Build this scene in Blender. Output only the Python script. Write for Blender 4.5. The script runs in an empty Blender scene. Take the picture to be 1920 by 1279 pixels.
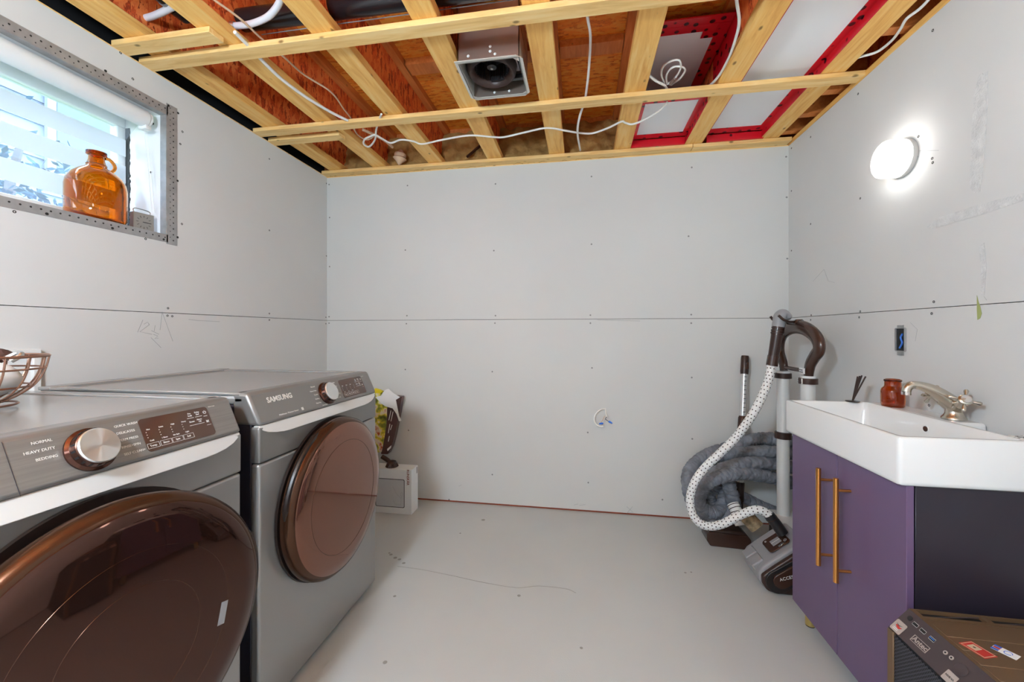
import bpy, math, random
from mathutils import Vector, Matrix
random.seed(7)

# ------------------------------------------------------------------ camera
F, CX, HY, CAMH = 766.0, 960.0, 623.5, 1.15
TH = math.atan(130 / F); cT, sT = math.cos(TH), math.sin(TH)
XL, XR, YB, ZT = -1.797, 1.212, 2.663, 2.26          # room: left, right, back wall, top of drywall
YR = -1.55                                            # wall behind the camera
sc = bpy.context.scene
cam_d = bpy.data.cameras.new('camera'); cam = bpy.data.objects.new('camera', cam_d)
sc.collection.objects.link(cam); sc.camera = cam
cam.location = (0, 0, CAMH); cam.rotation_euler = (math.pi / 2, 0, TH)
cam_d.sensor_width = 36; cam_d.lens = F / 1920 * 36; cam_d.shift_y = -16 / 1920
cam_d.clip_start = 0.02

# ------------------------------------------------------------------ world, daylight, exposure
wd = bpy.data.worlds.new('sky'); sc.world = wd; wd.use_nodes = True
bg = wd.node_tree.nodes['Background']
bg.inputs[0].default_value = (0.70, 0.84, 1.0, 1); bg.inputs[1].default_value = 8.5
sc.view_settings.view_transform = 'Standard'; sc.view_settings.look = 'None'
sc.cycles.caustics_reflective = False
sc.view_settings.exposure = 0.83; sc.view_settings.gamma = 1; sc.view_settings.use_curve_mapping = False
pl = bpy.data.lights.new('daylight_portal', 'AREA'); pl.shape = 'RECTANGLE'; pl.size = 1.1; pl.size_y = 0.6
pl.cycles.is_portal = True
po = bpy.data.objects.new('daylight_portal', pl); sc.collection.objects.link(po)
po.location = (-2.08, 1.0, 1.85); po.rotation_euler = (0, -math.pi / 2, 0)
SCONCE, DOME_FILL, GLOBE_FILL = 5.0, 6.0, 96.0  # emission strengths: wall lamps, added dome fill, added globe fill

# ------------------------------------------------------------------ helpers
C = sc.collection
def ray(px, py):
    X = (px - CX) / F; Z = -(py - HY) / F
    return Vector((X * cT - sT, X * sT + cT, Z))
def at(px, py, **k):                                   # a point of the place seen at a pixel, at a known x, y or z
    ax, v = list(k.items())[0]; i = 'xyz'.index(ax); d = ray(px, py); o = Vector((0, 0, CAMH))
    return o + d * ((v - o[i]) / d[i])

MATS = {}
def mat(name, col, rough=.5, metal=0., spec=.5, trans=0., ior=1.45, emit=None, estr=0., coat=0., sheen=0., alpha=1.):
    m = bpy.data.materials.new(name); m.use_nodes = True
    b = m.node_tree.nodes['Principled BSDF']
    b.inputs['Base Color'].default_value = (*col, 1); b.inputs['Roughness'].default_value = rough
    b.inputs['Metallic'].default_value = metal; b.inputs['Specular IOR Level'].default_value = spec
    b.inputs['Transmission Weight'].default_value = trans; b.inputs['IOR'].default_value = ior
    b.inputs['Coat Weight'].default_value = coat; b.inputs['Coat Roughness'].default_value = .06
    b.inputs['Alpha'].default_value = alpha
    if emit: b.inputs['Emission Color'].default_value = (*emit, 1); b.inputs['Emission Strength'].default_value = estr
    MATS[name] = m
    return m
def nd(m, t, **k):
    n = m.node_tree.nodes.new(t)
    for a, v in k.items(): setattr(n, a, v)
    return n
def lk(m, a, b): m.node_tree.links.new(a, b)
def pos(m, scale=(1, 1, 1), rot=(0, 0, 0)):
    g = nd(m, 'ShaderNodeNewGeometry'); mp = nd(m, 'ShaderNodeMapping')
    mp.inputs['Scale'].default_value = scale; mp.inputs['Rotation'].default_value = rot
    lk(m, g.outputs['Position'], mp.inputs['Vector']); return mp.outputs['Vector']
def ramp(m, fac, stops):
    r = nd(m, 'ShaderNodeValToRGB'); e = r.color_ramp.elements
    while len(e) < len(stops): e.new(.5)
    for s, (p, c) in zip(e, stops): s.position = p; s.color = (*c, 1)
    lk(m, fac, r.inputs['Fac']); return r.outputs['Color']
def noise(m, vec, scale, detail=4, rough=.5, dist=0.):
    n = nd(m, 'ShaderNodeTexNoise'); n.inputs['Scale'].default_value = scale; n.inputs['Detail'].default_value = detail
    n.inputs['Roughness'].default_value = rough; n.inputs['Distortion'].default_value = dist
    lk(m, vec, n.inputs['Vector']); return n.outputs['Fac']
def bump(m, h, strength=.2, dist=.005):
    b = nd(m, 'ShaderNodeBump'); b.inputs['Strength'].default_value = strength; b.inputs['Distance'].default_value = dist
    lk(m, h, b.inputs['Height']); lk(m, b.outputs['Normal'], m.node_tree.nodes['Principled BSDF'].inputs['Normal'])
def setcol(m, c): lk(m, c, m.node_tree.nodes['Principled BSDF'].inputs['Base Color'])
def varied(name, col, amt=.06, scale=3., rough=.6, bmp=0., bscale=200, bdist=.001, stretch=(1, 1, 1), **k):
    m = mat(name, col, rough, **k)
    f = noise(m, pos(m, stretch), scale, 5)
    setcol(m, ramp(m, f, [(.25, tuple(max(0, c * (1 - amt)) for c in col)), (.75, tuple(min(1, c * (1 + amt)) for c in col))]))
    if bmp: bump(m, noise(m, pos(m), bscale, 3), bmp, bdist)
    return m
def wood(name, cols, stretch, rough=.55):
    m = mat(name, cols[1], rough)
    v = pos(m, stretch)
    f = noise(m, v, 3.2, 8, .6, .6)
    c1 = ramp(m, f, [(.28, cols[0]), (.5, cols[1]), (.72, cols[2])])
    vo = nd(m, 'ShaderNodeTexVoronoi'); vo.inputs['Scale'].default_value = 1.0
    kst = tuple(7 if s < 5 else 13 for s in stretch)
    lk(m, pos(m, kst), vo.inputs['Vector'])
    kf = ramp(m, vo.outputs['Distance'], [(.05, (1, 1, 1)), (.11, (0, 0, 0))])
    mx = nd(m, 'ShaderNodeMix', data_type='RGBA'); lk(m, kf, mx.inputs[0]); lk(m, c1, mx.inputs[6])
    mx.inputs[7].default_value = (*[c * .42 for c in cols[0]], 1)
    setcol(m, mx.outputs[2]); bump(m, f, .15, .002)
    return m
def osb(name, cols, stretch):
    m = mat(name, cols[1], .55)
    v0 = pos(m, stretch)
    nz = nd(m, 'ShaderNodeTexNoise'); nz.inputs['Scale'].default_value = 1.3; nz.inputs['Detail'].default_value = 2
    lk(m, v0, nz.inputs['Vector'])
    ad = nd(m, 'ShaderNodeMix', data_type='RGBA'); ad.blend_type = 'LINEAR_LIGHT'; ad.inputs[0].default_value = .8
    lk(m, v0, ad.inputs[6]); lk(m, nz.outputs['Color'], ad.inputs[7])
    vo = nd(m, 'ShaderNodeTexVoronoi'); vo.inputs['Scale'].default_value = 1.0; lk(m, ad.outputs[2], vo.inputs['Vector'])
    sx = nd(m, 'ShaderNodeSeparateColor'); lk(m, vo.outputs['Color'], sx.inputs[0])
    f2 = noise(m, ad.outputs[2], 5, 6, .7)
    mt = nd(m, 'ShaderNodeMath', operation='MULTIPLY_ADD'); lk(m, f2, mt.inputs[0]); mt.inputs[1].default_value = .9
    mt2 = nd(m, 'ShaderNodeMath', operation='MULTIPLY'); lk(m, sx.outputs[0], mt2.inputs[0]); mt2.inputs[1].default_value = .6
    lk(m, mt2.outputs[0], mt.inputs[2])
    setcol(m, ramp(m, mt.outputs[0], [(.36, cols[0]), (.62, cols[1]), (.92, cols[2])]))
    bump(m, mt.outputs[0], .35, .003)
    return m

class MB:
    """collects shapes in world coordinates; build() links them as one mesh object"""
    def __init__(s): s.v = []; s.f = []
    def add(s, v, f):
        n = len(s.v); s.v += [Vector(p) for p in v]; s.f += [tuple(i + n for i in q) for q in f]; return s
    def box(s, x0, x1, y0, y1, z0, z1, M=None):
        v = [Vector((x, y, z)) for z in (z0, z1) for y in (y0, y1) for x in (x0, x1)]
        if M: v = [M @ p for p in v]
        return s.add(v, [(0, 2, 3, 1), (4, 5, 7, 6), (0, 1, 5, 4), (2, 6, 7, 3), (0, 4, 6, 2), (1, 3, 7, 5)])
    def prism(s, poly, off):                            # polygon extruded by a vector
        off = Vector(off); a = [Vector(p) for p in poly]; n = len(a)
        v = a + [p + off for p in a]
        f = [tuple(range(n))[::-1], tuple(range(n, 2 * n))] + [(i, (i + 1) % n, n + (i + 1) % n, n + i) for i in range(n)]
        return s.add(v, f)
    def tube(s, pts, r, n=10, caps=True, flat=None):    # r: number or list; flat: (axis vector, factor) squashes the section
        pts = [Vector(p) for p in pts]; rs = r if isinstance(r, (list, tuple)) else [r] * len(pts)
        v, f = [], []; up = None
        for i, p in enumerate(pts):
            t = (pts[min(i + 1, len(pts) - 1)] - pts[max(i - 1, 0)]).normalized()
            if up is None:
                up = Vector((0, 0, 1)) if abs(t.z) < .9 else Vector((1, 0, 0))
            a = (up - t * up.dot(t)).normalized(); up = a; b = t.cross(a)
            for k in range(n):
                an = 2 * math.pi * k / n
                o = a * math.cos(an) * rs[i] + b * math.sin(an) * rs[i]
                if flat: o -= flat[0] * o.dot(flat[0]) * (1 - flat[1])
                v.append(p + o)
        for i in range(len(pts) - 1):
            for k in range(n):
                f.append((i * n + k, i * n + (k + 1) % n, (i + 1) * n + (k + 1) % n, (i + 1) * n + k))
        if caps:
            f.append(tuple(range(n))[::-1]); f.append(tuple(range((len(pts) - 1) * n, len(pts) * n)))
        return s.add(v, f)
    def lathe(s, prof, o, d=(0, 0, 1), n=32, closed=False):  # profile of (radius, height) turned about direction d from o
        o = Vector(o); d = Vector(d).normalized()
        a = d.orthogonal().normalized(); b = d.cross(a); v, f = [], []
        for r, h in prof:
            for k in range(n):
                an = 2 * math.pi * k / n
                v.append(o + d * h + (a * math.cos(an) + b * math.sin(an)) * max(r, 1e-5))
        m = len(prof); R_ = m if closed else m - 1
        for i in range(R_):
            j = (i + 1) % m
            for k in range(n):
                f.append((i * n + k, i * n + (k + 1) % n, j * n + (k + 1) % n, j * n + k))
        if not closed:
            if prof[0][0] > 1e-4: f.append(tuple(range(n))[::-1])
            if prof[-1][0] > 1e-4: f.append(tuple(range((m - 1) * n, m * n)))
        return s.add(v, f)
    def grid(s, fn, nu, nv):
        v = [fn(i / nu, j / nv) for i in range(nu + 1) for j in range(nv + 1)]
        return s.add(v, [(i * (nv + 1) + j, (i + 1) * (nv + 1) + j, (i + 1) * (nv + 1) + j + 1, i * (nv + 1) + j + 1)
                         for i in range(nu) for j in range(nv)])
    def xf(s, M): s.v = [M @ p for p in s.v]; return s
    def build(s, name, m, parent=None, bevel=0., seg=2, smooth=True, angle=40, solid=0.):
        me = bpy.data.meshes.new(name)
        if parent is not None: o0 = wloc(parent)
        else:
            xs = [p.x for p in s.v]; ys = [p.y for p in s.v]; zs = [p.z for p in s.v]
            o0 = Vector(((min(xs) + max(xs)) / 2, (min(ys) + max(ys)) / 2, min(zs)))
        me.from_pydata([p - o0 for p in s.v], [], s.f); me.update()
        import bmesh
        bm = bmesh.new(); bm.from_mesh(me); bmesh.ops.recalc_face_normals(bm, faces=bm.faces); bm.to_mesh(me); bm.free()
        me.materials.append(m if not isinstance(m, str) else MATS[m])
        if smooth:
            for p in me.polygons: p.use_smooth = True
            me.set_sharp_from_angle(angle=math.radians(angle))
        o = bpy.data.objects.new(name, me); C.objects.link(o)
        if parent is not None: o.parent = parent
        else: o.location = o0
        if solid:
            q = o.modifiers.new('solid', 'SOLIDIFY'); q.thickness = solid; q.offset = -1
        if bevel:
            q = o.modifiers.new('bevel', 'BEVEL'); q.width = bevel; q.segments = seg; q.limit_method = 'ANGLE'; q.angle_limit = math.radians(35)
        return o
def wloc(o):
    v = Vector((0, 0, 0))
    while o is not None: v += o.location; o = o.parent
    return v
def tag(o, label=None, cat=None, group=None, kind=None):
    if label: o['label'] = label
    if cat: o['category'] = cat
    if group: o['group'] = group
    if kind: o['kind'] = kind
    return o
def empty(name, loc, label=None, cat=None, group=None, kind=None, parent=None):
    o = bpy.data.objects.new(name, None); C.objects.link(o); o.empty_display_size = .05
    o.location = loc
    if parent is not None: o.parent = parent; o.location = Vector(loc) - wloc(parent)
    return tag(o, label, cat, group, kind)
def inst(name, mesh, parent, loc, rot=(0, 0, 0), scale=None):
    o = bpy.data.objects.new(name, mesh); C.objects.link(o); o.parent = parent
    o.location = Vector(loc) - (wloc(parent) if parent else Vector((0, 0, 0))); o.rotation_euler = rot
    if scale: o.scale = scale
    return o
def mesh_of(mb, m, name, smooth=True):
    o = mb.build(name, m, None, smooth=smooth); me = o.data
    for v in me.vertices: v.co += o.location
    bpy.data.objects.remove(o); return me
def smoothpath(pts, n=8):                               # Catmull-Rom through points
    p = [Vector(q) for q in pts]; p = [p[0] * 2 - p[1]] + p + [p[-1] * 2 - p[-2]]; out = []
    for i in range(1, len(p) - 2):
        for k in range(n):
            t = k / n; a, b, c, d = p[i - 1], p[i], p[i + 1], p[i + 2]
            out.append(.5 * ((2 * b) + (c - a) * t + (2 * a - 5 * b + 4 * c - d) * t * t + (3 * b - a - 3 * c + d) * t ** 3))
    out.append(p[-2]); return out
def frame(o, xdir, ydir):                               # matrix with local x,y along given directions
    x = Vector(xdir).normalized(); y = Vector(ydir); y = (y - x * y.dot(x)).normalized(); z = x.cross(y)
    M = Matrix((x, y, z)).transposed().to_4x4(); M.translation = Vector(o); return M
def text(body, size, o, xdir, ydir, m, parent, name='lettering', align='LEFT', thick=.0003, bold=0., sx=1.):
    cu = bpy.data.curves.new('t', 'FONT'); cu.body = body; cu.size = size; cu.align_x = align; cu.align_y = 'CENTER'
    cu.extrude = thick; cu.offset = bold; cu.resolution_u = 2
    ob = bpy.data.objects.new('t', cu); me0 = ob.to_mesh()
    M = frame(o, xdir, ydir)
    mb = MB(); mb.add([M @ Vector((v.co.x * sx, v.co.y, v.co.z)) for v in me0.vertices], [tuple(p.vertices) for p in me0.polygons])
    ob.to_mesh_clear(); bpy.data.objects.remove(ob); bpy.data.curves.remove(cu)
    return mb.build(name, m, parent, smooth=False)
def rrect(w, h, r, n=5):                                # rounded rectangle outline, centred, as (u, v)
    out = []
    for cx, cy, a0 in ((w / 2 - r, h / 2 - r, 0), (-w / 2 + r, h / 2 - r, 90), (-w / 2 + r, -h / 2 + r, 180), (w / 2 - r, -h / 2 + r, 270)):
        for k in range(n + 1):
            a = math.radians(a0 + 90 * k / n); out.append((cx + r * math.cos(a), cy + r * math.sin(a)))
    return out
def plate(w, h, r, t, M):                               # rounded plate in the frame M, thickness t along +z
    mb = MB(); mb.prism([M @ Vector((u, v, 0)) for u, v in rrect(w, h, r)], M.to_3x3() @ Vector((0, 0, t))); return mb

# ------------------------------------------------------------------ materials
varied('drywall', (.70, .695, .68), .025, 2.0, .85, .12, 500, .0006)
varied('back_drywall', (.69, .69, .67), .02, 2.0, .85, .12, 500, .0006)
varied('reveal_white', (.82, .82, .82), .02, 3, .7)
mat('dark_gap', (.02, .014, .010), .9)
mat('black_void', (.006, .006, .007), .95)
varied('plate_wood', (.28, .06, .03), .3, 12, .8)
fl = varied('floor_paint', (.58, .59, .58), .05, 1.6, .45, .35, 260, .0012)
PINE = [(.80, .36, .080), (.96, .545, .150), (1.0, .67, .26)]
wood('pine_y', PINE, (14, 1.2, 14)); wood('pine_x', [(.78, .44, .14), (.95, .62, .24), (1.0, .73, .35)], (1.2, 14, 14))
wood('pine_dark', [(.55, .16, .035), (.70, .23, .055), (.80, .32, .09)], (14, 1.4, 14))
osb('osb_web', [(.20, .016, .006), (.86, .125, .026), (1.0, .28, .07)], (90, 62, 24))
osb('osb_deck', [(.50, .06, .006), (1.0, .285, .022), (1.0, .42, .06)], (26, 90, 40))
varied('spray_foam', (.46, .27, .085), .25, 9, .9, .5, 60, .01)
mat('steel', (.62, .62, .61), .32, 1.0)
varied('galvanised', (.42, .42, .42), .15, 30, .42, metal=.45)
mat('screw_dark', (.03, .028, .026), .6)
mat('pencil', (.42, .42, .42), .9)
mat('white_plastic', (.82, .82, .80), .4)
mat('cable_white', (.88, .86, .80), .45)
mat('cable_beige', (.74, .52, .34), .5)
mat('pex', (.82, .86, .92), .3)
mat('abs_black', (.012, .011, .013), .25, spec=.6)
mat('brown_plastic', (.055, .024, .016), .22, spec=.6)
mat('dark_brown', (.040, .018, .013), .35)
mat('grey_plastic', (.31, .305, .315), .38)
mat('black_plastic', (.015, .013, .014), .4)
mat('print_white', (.85, .85, .83), .6)
mat('print_dark', (.05, .045, .045), .6)
mat('foam_white', (.90, .90, .90), .7)
mat('ceramic', (.84, .84, .83), .12, coat=.4)
mat('paper_white', (.85, .85, .84), .7)
mat('brass', (.78, .36, .10), .28, 1.0)
mat('gold', (.80, .62, .22), .25, 1.0)
mat('nickel', (.60, .55, .47), .25, 1.0)
mat('chrome', (.75, .73, .71), .12, 1.0)
mat('copper_wire', (.36, .20, .14), .35, .7)
mt = mat('tape_red', (.72, .010, .022), .22, spec=.6)
v_ = nd(mt, 'ShaderNodeTexVoronoi'); v_.inputs['Scale'].default_value = 1; v_.inputs['Randomness'].default_value = .55
lk(mt, pos(mt, (20, 20, 20)), v_.inputs['Vector'])
setcol(mt, ramp(mt, v_.outputs['Distance'], [(.20, (.06, .004, .008)), (.27, (.70, .010, .022))]))
def glassy(name, col, rough=0.0, ior=1.5):
    m = mat(name, col, rough, trans=1.0, ior=ior); return m
glassy('amber_glass', (.80, .33, .03)); glassy('amber_jar', (.74, .22, .03), 0.02)
mp = bpy.data.materials.new('window_glass'); mp.use_nodes = True; MATS['window_glass'] = mp; nt = mp.node_tree; nt.nodes.remove(nt.nodes['Principled BSDF'])
tr = nd(mp, 'ShaderNodeBsdfTransparent'); tr.inputs[0].default_value = (.92, .96, 1, 1); gl = nd(mp, 'ShaderNodeBsdfGlossy'); gl.inputs['Roughness'].default_value = .02
mxs = nd(mp, 'ShaderNodeMixShader'); mxs.inputs[0].default_value = .06; lk(mp, tr.outputs[0], mxs.inputs[1]); lk(mp, gl.outputs[0], mxs.inputs[2])
lk(mp, mxs.outputs[0], nt.nodes['Material Output'].inputs[0])
def fabric(name, col, tcol, mixt, thru=0.):
    m = bpy.data.materials.new(name); m.use_nodes = True; MATS[name] = m; t = m.node_tree; t.nodes.remove(t.nodes['Principled BSDF'])
    d = nd(m, 'ShaderNodeBsdfDiffuse'); d.inputs[0].default_value = (*col, 1); tl = nd(m, 'ShaderNodeBsdfTranslucent'); tl.inputs[0].default_value = (*tcol, 1)
    mx = nd(m, 'ShaderNodeMixShader'); mx.inputs[0].default_value = mixt; lk(m, d.outputs[0], mx.inputs[1]); lk(m, tl.outputs[0], mx.inputs[2]); out = mx
    if thru:
        tp = nd(m, 'ShaderNodeBsdfTransparent'); m2 = nd(m, 'ShaderNodeMixShader'); m2.inputs[0].default_value = thru
        lk(m, mx.outputs[0], m2.inputs[1]); lk(m, tp.outputs[0], m2.inputs[2]); out = m2
    lk(m, out.outputs[0], t.nodes['Material Output'].inputs[0])
fabric('blind_opaque', (.80, .82, .84), (.55, .60, .66), .35); fabric('blind_sheer', (.85, .9, 1), (.8, .88, 1), .5, .80)

# ================================================================== THE SETTING
# ---- floor
floor = MB().box(XL - .3, XR + .3, YR - .2, YB + .3, -.1, 0).build('floor', 'floor_paint', smooth=False); tag(floor, kind='structure')
mat('floor_mark', (.33, .32, .30), .8)
crk = MB(); cp = [at(*p, z=.0008) for p in ((745, 1062), (790, 1068), (850, 1080), (905, 1092), (968, 1102), (1010, 1099), (1060, 1104), (1080, 1112))]
crk.tube(smoothpath(cp, 5), .0009, 4); crk.build('floor_crack', 'floor_mark', floor)
for px, py, r in ((733, 1040, .009), (741, 1046, .010), (749, 1049, .009), (757, 1056, .009), (730, 1037, .006), (1090, 1215, .006), (973, 1117, .008), (1285, 1074, .006), (1296, 1073, .005), (722, 1242, .008), (740, 1118, .007), (906, 975, .012), (863, 1000, .006)):
    p = at(px, py, z=.0006); MB().lathe([(r, 0), (r * .6, .0006)], p, n=9).build('paint_chip', 'floor_mark', floor)

# ---- drywall: each wall is boards with open joints over dark framing
screw_me = mesh_of(MB().lathe([(.0048, -.0005), (.0048, .0006), (.0025, .0008), (.0022, -.0002)], (0, 0, 0), (0, 0, 1), 10), 'screw_dark', 'screw')
def screws(parent, pts, axis):
    rot = {'-y': (math.pi / 2, 0, 0), '+x': (0, math.pi / 2, 0), '-x': (0, -math.pi / 2, 0)}[axis]
    for p in pts: inst('screw', screw_me, parent, p, rot)
SEAM = 1.236
wb = empty('wall_back', (0, YB, 0), kind='structure')
MB().box(XL, XR, YB + .016, YB + .10, 0, ZT).build('framing', 'dark_gap', wb, smooth=False)
MB().box(XL, XR, YB + .004, YB + .02, 0, .014).build('bottom_plate', 'plate_wood', wb, smooth=False)
MB().box(XL, XR, YB, YB + .014, .011, SEAM - .0012).build('drywall_board', 'back_drywall', wb, smooth=False)
MB().box(XL, XR, YB, YB + .014, SEAM + .0012, ZT - .004).build('drywall_board', 'back_drywall', wb, smooth=False)
screws(wb, [at(*p, y=YB) for p in ((764, 348), (929, 345), (1109, 331), (1297, 314), (760, 469), (926, 470), (1109, 458), (1291, 443), (763, 592), (762, 607), (929, 592), (928, 606), (1107, 591), (1107, 606), (1296, 590), (1296, 606), (760, 693), (923, 697), (1110, 690), (1297, 708), (766, 807), (1102, 811), (1298, 823), (842, 937), (617, 346), (1474, 294), (1475, 370), (1242, 937), (617, 594), (617, 606), (618, 500), (618, 408), (765, 906), (1000, 958), (1476, 485), (923, 890), (1103, 905))], '-y')
pm = MB()
for a, b in (((1076, 947), (1084, 945)), ((1086, 948), (1098, 946)), ((860, 912), (866, 909)), ((1175, 950), (1186, 960)), ((1186, 950), (1176, 962)), ((1174, 962), (1188, 961)), ((1120, 600), (1200, 602))):
    pm.tube([at(*a, y=YB - .0006), at(*b, y=YB - .0006)], .0009, 4)
pm.build('pencil_marks', 'pencil', wb)

wr = empty('wall_right', (XR, 1, 0), kind='structure')
MB().box(XR + .016, XR + .1, YR, YB + .1, 0, ZT).build('framing', 'dark_gap', wr, smooth=False)
MB().box(XR, XR + .014, YR, YB, .011, SEAM - .0013).build('drywall_board', 'drywall', wr, smooth=False)
MB().box(XR, XR + .014, YR, YB, SEAM + .0013, ZT - .004).build('drywall_board', 'drywall', wr, smooth=False)
screws(wr, [at(*p, x=XR) for p in ((1749, 57), (1609, 176), (1520, 257), (1613, 372), (1520, 420), (1484, 358), (1484, 278), (1748, 297), (1749, 305), (1751, 566), (1747, 588), (1613, 584), (1611, 595), (1742, 760), (1521, 591), (1520, 600), (1484, 470), (1722, 256), (1720, 294))], '-x')
varied('scraped', (.70, .70, .69), .12, 40, .9, .8, 160, .004)
sp = MB()
def scrape(poly):
    MB().prism([at(*p, x=XR - .0004) for p in poly], (-.0006, 0, 0)).build('scraped_patch', 'scraped', wr, smooth=False)
scrape([(1836, 140), (1853, 133), (1852, 200), (1846, 290), (1838, 360), (1826, 362), (1818, 350), (1822, 250), (1826, 180)])
scrape([(1737, 425), (1760, 408), (1830, 385), (1920, 362), (1920, 376), (1850, 400), (1780, 420), (1750, 430)])
scrape([(1836, 462), (1846, 455), (1850, 500), (1846, 556), (1839, 552), (1840, 505)])
mat('green_paint', (.38, .42, .16), .7)
MB().prism([at(*p, x=XR - .0004) for p in ((1832, 554), (1835, 566), (1838, 574), (1841, 588), (1838, 597), (1833, 600), (1832, 580))], (-.0008, 0, 0)).build('paint_smear', 'green_paint', wr, smooth=False)
pm = MB()
for a, b in (((1524, 528), (1545, 505)), ((1545, 505), (1553, 527)), ((1553, 527), (1565, 530)), ((1707, 605), (1720, 618)), ((1720, 618), (1716, 640)), ((1845, 556), (1850, 563)), ((1717, 283), (1760, 282))):
    pm.tube([at(*a, x=XR - .0005), at(*b, x=XR - .0005)], .0005, 4)
pm.build('pencil_marks', 'pencil', wr)

wl = empty('wall_left', (XL, 1, 0), kind='structure')
WY0, WY1, WZ0, WZ1 = .52, 1.515, 1.580, 2.107                     # window opening
MB().box(XL - .1, XL - .016, YR, WY0 - .02, 0, ZT).box(XL - .1, XL - .016, WY1 + .02, YB + .1, 0, ZT).box(XL - .1, XL - .016, WY0 - .02, WY1 + .02, 0, WZ0 - .02).box(XL - .1, XL - .016, WY0 - .02, WY1 + .02, WZ1 + .02, ZT).build('framing', 'dark_gap', wl, smooth=False)
MB().box(XL - .014, XL, YR, YB, .011, SEAM - .0013).build('drywall_board', 'drywall', wl, smooth=False)
MB().box(XL - .014, XL, YR, WY0, SEAM + .0013, ZT).box(XL - .014, XL, WY1, YB, SEAM + .0013, ZT).box(XL - .014, XL, WY0, WY1, SEAM + .0013, WZ0).box(XL - .014, XL, WY0, WY1, WZ1, ZT).build('drywall_board', 'drywall', wl, smooth=False)
screws(wl, [at(*p, x=XL) for p in ((226, 99), (249, 148), (335, 162), (342, 247), (338, 270), (27, 397), (341, 420), (273, 448), (315, 578), (314, 592), (323, 593), (505, 588), (505, 600), (505, 298), (505, 432), (611, 595), (611, 607), (612, 344), (612, 480))], '+x')
pm = MB()
for st in ([(268, 600), (258, 623)], [(270, 608), (277, 604), (280, 609), (262, 622), (285, 627)], [(291, 610), (289, 621)], [(284, 620), (298, 627)], [(288, 627), (296, 630), (290, 635), (297, 634)], [(283, 633), (302, 652)], [(300, 619), (304, 585), (324, 640)], [(354, 599), (372, 601), (392, 602), (412, 603)]):
    pm.tube([at(*p, x=XL + .0006) for p in st], .0008, 4)
pm.build('pencil_marks', 'pencil', wl)

wre = MB().box(XL - .1, XR + .1, YR - .1, YR, 0, ZT + .33).build('wall_rear', 'drywall', smooth=False); tag(wre, kind='structure')

# ---- window: reveal, vinyl frame, panes
XW = -2.0
win = empty('window_1', (XW, 1.0, WZ0), kind='structure')
MB().box(XW - .06, XL, WY0, WY1, WZ0 - .012, WZ0).build('sill', 'reveal_white', win, smooth=False)
MB().box(XW - .06, XL, WY0, WY1, WZ1, WZ1 + .012).build('reveal_board', 'reveal_white', win, smooth=False)
MB().box(XW - .06, XL, WY1, WY1 + .012, WZ0, WZ1).build('reveal_board', 'reveal_white', win, smooth=False)
MB().box(XW - .06, XL, WY0 - .012, WY0, WZ0, WZ1).build('reveal_board', 'reveal_white', win, smooth=False)
for y0, y1, z0, z1 in ((WY0, WY1, WZ0, WZ0 + .045), (WY0, WY1, WZ1 - .045, WZ1), (WY0, WY0 + .05, WZ0 + .045, WZ1 - .045), (WY1 - .035, WY1, WZ0 + .045, WZ1 - .045), (.99, 1.03, WZ0 + .045, WZ1 - .045)):
    MB().box(XW - .05, XW - .012, y0, y1, z0, z1).build('window_frame', 'white_plastic', win, .004)
for y0, y1 in ((WY0 + .05, .99), (1.03, WY1 - .035)):
    MB().box(XW - .032, XW - .028, y0, y1, WZ0 + .045, WZ1 - .045).build('pane', 'window_glass', win, smooth=False)
jg = MB(); jy = WY1 - .001                                        # ragged shim gap along the far jamb
zz = WZ0 + .01
while zz < WZ1 - .05:
    w = random.uniform(.004, .011); jg.box(XW - .010, XW + .004 + w, jy - .003, jy, zz, zz + .012); zz += .0115
jg.build('jamb_gap', 'screw_dark', win, smooth=False)
screws(win, [at(*p, y=WY1 - .0005) for p in ((287, 232), (283, 323))], '-y')
# perforated corner bead round the opening
bead = empty('corner_bead', (XL, 1.0, WZ0), 'perforated galvanised corner bead nailed round the window opening', 'corner bead')
bw = .040
def bead_leg(y0, y1, z0, z1): MB().box(XL, XL + .0016, y0, y1, z0, z1).build('bead_flange', 'galvanised', bead, smooth=False)
bead_leg(WY0 - bw, WY1 + .006, WZ1, WZ1 + bw); bead_leg(WY0 - bw, WY1 + .006, WZ0 - bw * .85, WZ0)
bead_leg(WY1, WY1 + bw * 1.2, WZ0 - bw, WZ1 + bw * 1.3); bead_leg(WY0 - bw, WY0, WZ0, WZ1)
MB().box(XL - .03, XL, WY0, WY1, WZ1 - .0016, WZ1).build('bead_lip', 'galvanised', bead, smooth=False)
MB().box(XL - .03, XL, WY1 - .0016, WY1, WZ0, WZ1).build('bead_lip', 'galvanised', bead, smooth=False)
hp = MB()
def hole(y, z, r=.0032): hp.lathe([(r, 0), (r, .0004)], (XL + .0016, y, z), (1, 0, 0), 8)
y = WY0
while y < WY1:
    hole(y, WZ1 + bw * .62); hole(y + .012, WZ1 + bw * .25, .002); hole(y, WZ0 - bw * .35); y += .026
z = WZ0 - .02
while z < WZ1 + .03: hole(WY1 + bw * .75, z); hole(WY1 + bw * .4, z + .012, .002); z += .026
hp.build('perforations', 'screw_dark', bead, smooth=False)['kind'] = 'stuff'
screws(bead, [at(*p, x=XL + .002) for p in ((198, 133), (316, 198), (334, 212), (333, 339), (333, 445), (307, 449), (211, 428), (88, 401))], '+x')
MB().box(XL - .028, XL - .004, WY1 - .0022, WY1 - .0016, WZ0 + .02, WZ1 - .02)

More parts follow.
